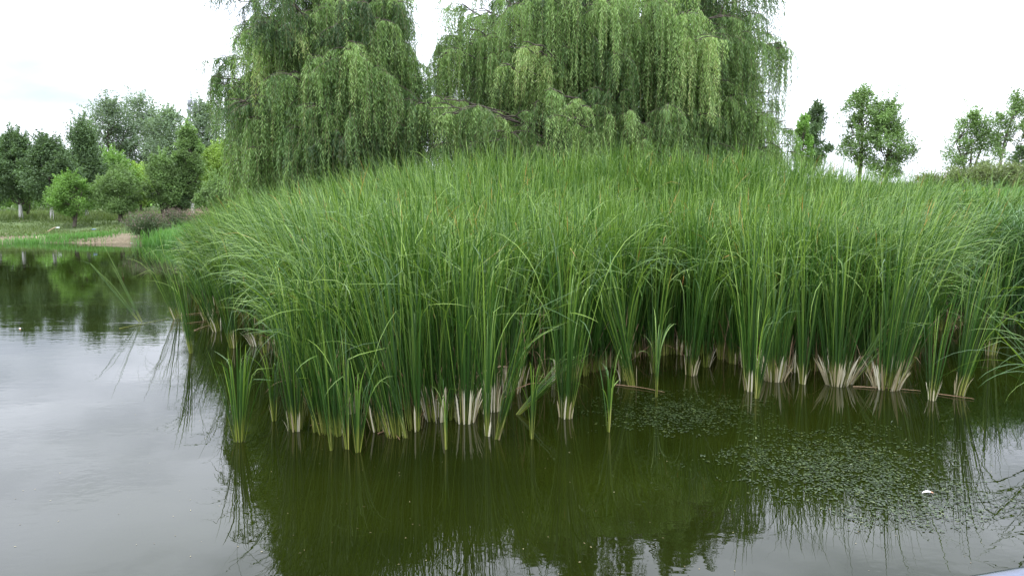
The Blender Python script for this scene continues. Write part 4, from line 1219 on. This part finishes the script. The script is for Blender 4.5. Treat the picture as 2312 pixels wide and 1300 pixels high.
shrub('wispy shrub with thin twigs low on the skyline right of the tree pair', 2090, 388, 40, 31, L_olive, 4, group=GS, n=2200)
shrub('brown green shrub in the middle of the low hedge under the lobed tree', 2150, 380, 44, 30.5, L_olive, 5, group=GS, n=4200)
shrub('broad olive shrub under the thin slanting tree', 2222, 362, 60, 30, L_olive, 6, group=GS, n=6000, leaf=.1)
shrub('dark olive shrub below the small pine at the right edge', 2300, 366, 60, 29.5, L_olive, 7, group=GS, n=6000, leaf=.1)
shrub('small dark green shrub on the skyline between the willow and the tree pair', 1872, 384, 26, 27, L_mid, 8, group=GS, n=2400)
shrub('low shrub with yellowish leaves at the foot of the left willow beside the reeds', 525, 455, 24, 24, L_yel, 11, group=None, n=2400)


# ------------------------------------------------------------------ bank grass
def bank_grass():
    rs = np.random.RandomState(31)
    g = Geo()
    n = 42000
    Y = 38.5 + rs.uniform(0, 1, n) ** 1.2 * 26; X = rs.uniform(-.72, -.36, n) * Y
    z = gz(X, Y)
    pn = np.sin(X * 1.1 + 2) + np.sin(Y * 1.7 + X * .6) + np.sin(X * 3.1 - Y * 2.2) * .6
    ok = (z > .02) & ((pn > -1.1) | (z > .9)) & (soil_at(X, Y) < .38); X, Y, z, pn = X[ok], Y[ok], z[ok], pn[ok]; n = len(X)
    tall = np.where((Y > 48) & (X < -24), 2.4, 1) * np.where(rs.uniform(0, 1, n) > .95, 1.8, 1)
    hh = rs.uniform(.07, .2, n) * tall * np.where(pn > .8, 1.4, 1)
    blades(g, np.stack([X, Y, z - .02], 1), rs.uniform(0, 6.28, n), np.abs(rs.normal(.3, .3, n)), rs.uniform(0, .8, n), hh, rs.uniform(.02, .045, n),
           np.clip(.35 + .15 * pn + rs.normal(0, .15, n), 0, .95), nseg=2, twist=rs.uniform(-1, 1, n))
    o = g.build('bank_grass', M_bankgrass)
    tag(o, 'short uneven green grass on the far bank', 'grass', kind='stuff')
    # tall sedge standing in the shallows
    g = Geo(); P = []
    for (px, py, sx, n, hh) in [(410, 552, 30, 1500, .9), (470, 556, 34, 1800, 1.0), (360, 550, 22, 500, .45), (150, 547, 45, 700, .35), (60, 547, 40, 500, .3), (210, 545, 30, 400, .3), (520, 560, 25, 900, 1.2)]:
        c = gnd(px, py)
        X = c[0] + rs.normal(0, sx / F * c[1], n); Y = c[1] + rs.normal(0, .8, n)
        z = np.maximum(gz(X, Y), 0)
        blades(g, np.stack([X, Y, z - .03], 1), rs.uniform(0, 6.28, n), np.abs(rs.normal(.12, .15, n)), rs.uniform(0, .6, n), hh * rs.uniform(.6, 1.15, n),
               rs.uniform(.014, .03, n), rs.uniform(.2, .9, n), nseg=4, twist=rs.uniform(-1, 1, n))
    o = g.build('sedge', M_slope)
    tag(o, 'bright green sedge standing in the shallows of the far shore', 'sedge', kind='stuff')
    # skyline grass on the right hill
    g = Geo(); n = 16000
    Y = rs.uniform(22, 38, n); X = rs.uniform(.38, .76, n) * Y; z = gz(X, Y)
    blades(g, np.stack([X, Y, z - .02], 1), rs.uniform(0, 6.28, n), np.abs(rs.normal(.3, .3, n)), rs.uniform(0, .8, n), rs.uniform(.12, .4, n), rs.uniform(.012, .03, n),
           rs.uniform(.1, .9, n), nseg=3)
    o = g.build('hill_grass', M_bankgrass)
    tag(o, 'rough green grass on the crest of the hill at the right', 'grass', kind='stuff')


M_bankgrass = reed_mat('bank_grass_leaf', (.055, .09, .025), (.105, .15, .05), (.19, .23, .085), sheath=False, rough=.6, spec=.2, trans=.3)
bank_grass()


# ------------------------------------------------------------------ stones on the far shore
def stones():
    rs = np.random.RandomState(12)
    M_stone = plain_mat('shore_stone', (.3, .25, .17), rough=.9)
    M_stone_d = plain_mat('dark_shore_stone', (.2, .13, .1), rough=.9)
    spots = [(238, 541, .5, 'flat tan stone slab at the waterline of the far shore, left end of the slabs'), (262, 538, .62, 'broad tan stone slab in the middle of the bare earth by the water'),
             (285, 541, .5, 'tan stone slab under the purple bush, right end of the slabs'), (100, 541, .42, 'pale flat stone at the waterline below the driftwood'),
             (268, 529, .36, 'reddish stone higher up on the bare earth beside the purple bush'), (245, 529, .42, 'reddish stone slab above the flat tan slabs'), (22, 538, .5, 'pinkish stone slab on the shore at the left edge')]
    for k, (px, py, s, lab) in enumerate(spots):
        p = gnd(px, py, .06)
        n1, n2 = 9, 6
        th = np.linspace(0, 2 * np.pi, n1, endpoint=False)
        V = [];
        for j, (f, zz) in enumerate([(0.9, -.12), (1.0, .0), (1.02, .07), (.88, .13), (.5, .17)]):
            rr = s * f * (1 + .18 * np.sin(th * 2 + k) + rs.normal(0, .07, n1))
            V.append(np.stack([p[0] + np.cos(th) * rr * 1.3, p[1] + np.sin(th) * rr * .8, np.full(n1, .03 + zz * (1 + s)) + rs.normal(0, .012, n1)], 1))
        V = np.concatenate(V + [np.array([[p[0], p[1], .03 + .17 * (1 + s)]])])
        Q = [[j * n1 + i, j * n1 + (i + 1) % n1, (j + 1) * n1 + (i + 1) % n1, (j + 1) * n1 + i] for j in range(4) for i in range(n1)]
        Q += [[4 * n1 + i, 4 * n1 + (i + 1) % n1, 5 * n1, -1] for i in range(n1)]
        o = make('shore_stone', V, Q, M_stone if k % 3 != 1 else M_stone_d, smooth=False)
        tag(o, lab, 'stone', 'stones on the far shore')


stones()


# ------------------------------------------------------------------ driftwood, litter, floating bits
def bits():
    rs = np.random.RandomState(41)
    g = Geo(); p = gnd(104, 534, .15)
    tube(g, bez(p + [-.3, 0, -.1], p + [.1, 0, .35], p + [.55, .1, .55], 7), np.linspace(.05, .02, 7), 7)
    tube(g, bez(p + [-.1, 0, .0], p + [.3, 0, .1], p + [.7, .1, .1], 7), np.linspace(.04, .015, 7), 7)
    tag(g.build('driftwood', plain_mat('driftwood_bark', (.42, .31, .2), .9)), 'forked pale driftwood branch leaning on the far bank', 'driftwood')
    M_white = plain_mat('white_plastic', (.72, .74, .74), .35, var=.08); M_blue = plain_mat('blue_plastic', (.12, .2, .36), .4, var=.15)

    def scrap(px, py, z, s, mat, name, lab, cat, flat=.35):
        p = gnd(px, py, z); n1 = 10; th = np.linspace(0, 2 * np.pi, n1, endpoint=False); V = []
        for f, zz in [(.55, -.4), (1, -.1), (.95, .3), (.5, .8)]:
            rr = s * f * (1 + rs.normal(0, .14, n1))
            V.append(np.stack([p[0] + np.cos(th) * rr * 1.6, p[1] + np.sin(th) * rr, p[2] + s * flat * (zz + rs.normal(0, .12, n1))], 1))
        V = np.concatenate(V + [p[None] + [[0, 0, s * flat * .9]], p[None] + [[0, 0, -s * flat * .5]]])
        Q = [[j * n1 + i, j * n1 + (i + 1) % n1, (j + 1) * n1 + (i + 1) % n1, (j + 1) * n1 + i] for j in range(3) for i in range(n1)]
        Q += [[3 * n1 + i, 3 * n1 + (i + 1) % n1, 4 * n1, -1] for i in range(n1)] + [[(i + 1) % n1, i, 4 * n1 + 1, -1] for i in range(n1)]
        tag(make(name, V, Q, mat, smooth=True), lab, cat)
    scrap(131, 514, .75, .08, M_white, 'plastic_scrap', 'small crumpled white plastic scrap on the far bank above the driftwood', 'litter')
    scrap(212, 518, .68, .08, M_blue, 'plastic_scrap', 'small blue plastic scrap lying on the grass of the far bank', 'litter')
    scrap(177, 548, .0, .06, M_white, 'plastic_scrap', 'tiny white scrap floating close to the far shore', 'litter', .2)
    scrap(300, 549, .0, .08, M_white, 'plastic_scrap', 'tiny white scrap floating below the purple bush', 'litter', .2)
    # feather and petals on the near water
    M_feather = plain_mat('white_feather', (.8, .78, .74), .5, var=.06); M_orange = plain_mat('orange_tip', (.6, .33, .2), .6)
    for (px, py, L, ang, lab) in [(2082, 1112, .075, .05, 'white curled feather with orange tip floating among the leaves at the lower right'),
                                  (44, 741, .11, -.9, 'small white feather with orange tip floating on open water at the left')]:
        p = gnd(px, py, .008); root = empty('feather', p); tag(root, lab, 'feather')
        d = np.array([math.cos(ang), math.sin(ang), 0]); w = np.array([-d[1], d[0], 0])
        for nm, f0, f1, mt in (('vane', 0, .8, M_feather), ('tip', .8, 1.15, M_orange)):
            t = np.linspace(f0, f1, 7)
            prof = np.sin(np.pi * np.clip(t / 1.15, 0.03, .97)) ** .6 * .017
            c = p + d * (t * L)[:, None] + np.array([0, 0, 1]) * (.012 * np.sin(t * 3))[:, None]
            V = np.stack([c - w * prof[:, None], c + [0, 0, .006], c + w * prof[:, None], c - [0, 0, .004]], 1).reshape(-1, 3)
            Q = [[i * 4 + j, i * 4 + (j + 1) % 4, (i + 1) * 4 + (j + 1) % 4, (i + 1) * 4 + j] for i in range(6) for j in range(4)]
            make(nm, V, Q, mt, root)
    # dead stalks floating at the left of the bed
    fl = [((395, 712), (500, 703), 'pale dead stalk floating behind the leaning clumps, longest of the floating stalks'),
          ((415, 731), (470, 724), 'reddish dead stalk floating in front of the longest floating stalk'),
          ((440, 745), (492, 728), 'short slanted dead stalk floating at the foot of the yellow footed clump'),
          ((270, 741), (385, 718), 'thin green stalk lying flat on the open water, outermost at the left'),
          ((1925, 872), (2080, 882), 'thin tan stalk lying on the water in front of the widest white footed clump'),
          ((2110, 888), (2200, 900), 'bent pale stalk lying on the water at the thick yellow foot at the right'),
          ((1385, 868), (1500, 885), 'thin dead stalk floating left of the first mat of leaves'),
          ((855, 978), (905, 992), 'short orange stalk floating in front of the solid yellow foot')]
    for k, (a, b, lab) in enumerate(fl):
        g = Geo(); A, B = gnd(*a, .008), gnd(*b, .012)
        M = (A + B) / 2 + np.array([rs.normal(0, .05), rs.normal(0, .06), .01])
        n = 12; pp = bez(A, M, B, n); pp[:, :2] += rs.normal(0, .008, (n, 2))
        tube(g, pp, np.linspace(.007, .003, n), 5, r=rs.uniform(.5, 1))
        tag(g.build('floating_stalk', M_dead if k != 3 else M_cattail), lab, 'stalk', 'dead stalks floating on the water')
    # specks
    g = Geo(); n = 240; px = rs.uniform(0, 2312, n); py = 560 + 740 * rs.uniform(0, 1, n) ** .8
    P = np.array([gnd(a, b, .003) for a, b in zip(px, py)]); a = rs.uniform(0, 6.28, n)
    D = np.stack([np.cos(a), np.sin(a), 0 * a], 1)
    leaves(g, P, D, rs.uniform(.006, .022, n), rs.uniform(.003, .009, n), rs.uniform(.0, .5, n), nrm=np.tile([0, 0, 1.0], (n, 1)))
    tag(g.build('floating_specks', M_sheath), 'scattered tiny seeds and leaf bits on the pond surface', 'debris', kind='stuff')


bits()


# ------------------------------------------------------------------ lattice mast far behind the poplars
def mast():
    Y = 150; c = at(431, 216, Y); zb = float(gz(c[0], Y)); zt = c[2]
    root = empty('lattice_mast', (c[0], Y, zb)); tag(root, 'slim grey lattice mast with antennas rising above the poplars', 'mast')
    Mm = plain_mat('galvanised_steel', (.2, .21, .23), .6, .2)
    g = Geo(); n = 22; zs = np.linspace(zb, zt - 1.2, n); hw = np.linspace(1.2, .42, n)
    cs = [(-1, -1), (1, -1), (1, 1), (-1, 1)]
    for sx, sy in cs:
        tube(g, np.stack([c[0] + sx * hw, Y + sy * hw, zs], 1), .13, 5)
    for i in range(n - 1):
        for k in range(4):
            a, b = cs[k], cs[(k + 1) % 4]
            p = np.array([[c[0] + a[0] * hw[i], Y + a[1] * hw[i], zs[i]], [c[0] + b[0] * hw[i + 1], Y + b[1] * hw[i + 1], zs[i + 1]]])
            tube(g, p, .08, 4)
            p = np.array([[c[0] + a[0] * hw[i], Y + a[1] * hw[i], zs[i]], [c[0] + b[0] * hw[i], Y + b[1] * hw[i], zs[i]]])
            tube(g, p, .07, 4)
    g.build('lattice', Mm, root)
    for dz in (1.6, 3.0):
        for k in range(3):
            a = k * 2.1 + .4
            g = Geo(); x, y = c[0] + .75 * math.cos(a), Y + .75 * math.sin(a)
            tube(g, np.array([[x, y, zt - dz - .7], [x, y, zt - dz + .7]]), .34, 8); g.build('antenna', Mm, root)
    g = Geo(); tube(g, np.array([[c[0], Y, zt - 1.2], [c[0], Y, zt + .9]]), .12, 5); g.build('rod', Mm, root)


mast()


# ------------------------------------------------------------------ handrail at the lower right corner
def rail():
    Ms = plain_mat('brushed_steel', (.13, .145, .19), .25, .9, var=.1, scale=60)
    z = H - .5
    A, B = gnd(2196, 1300, z), gnd(2312, 1280, z)
    d = (B - A) / np.linalg.norm(B - A)
    R = .03
    off = np.array([d[1], -d[0], 0]); off = off if off[1] < 0 else -off      # towards the viewer
    c = A + off * R * .75 - np.array([0, 0, R * .65])
    P0, P1 = c - d * 2.6, c + d * 4.2
    root = empty('metal_railing', (P0[0], P0[1], -.3)); tag(root, 'steel handrail of the viewing deck just showing in the lower right corner', 'railing')
    g = Geo(); tube(g, np.linspace(P0, P1, 12), R, 24); g.build('handrail', Ms, root)
    for f in (.02, .34, .66, .98):
        g = Geo(); q = P0 + (P1 - P0) * f
        tube(g, np.array([[q[0], q[1], -.6], [q[0], q[1], q[2] - R * .6]]), .022, 14); g.build('post', Ms, root)
    for zz in (.45, .8):
        g = Geo(); tube(g, np.array([[P0[0], P0[1], z - zz], [P1[0], P1[1], z - zz]]), .014, 12); g.build('lower_rail', Ms, root)


rail()
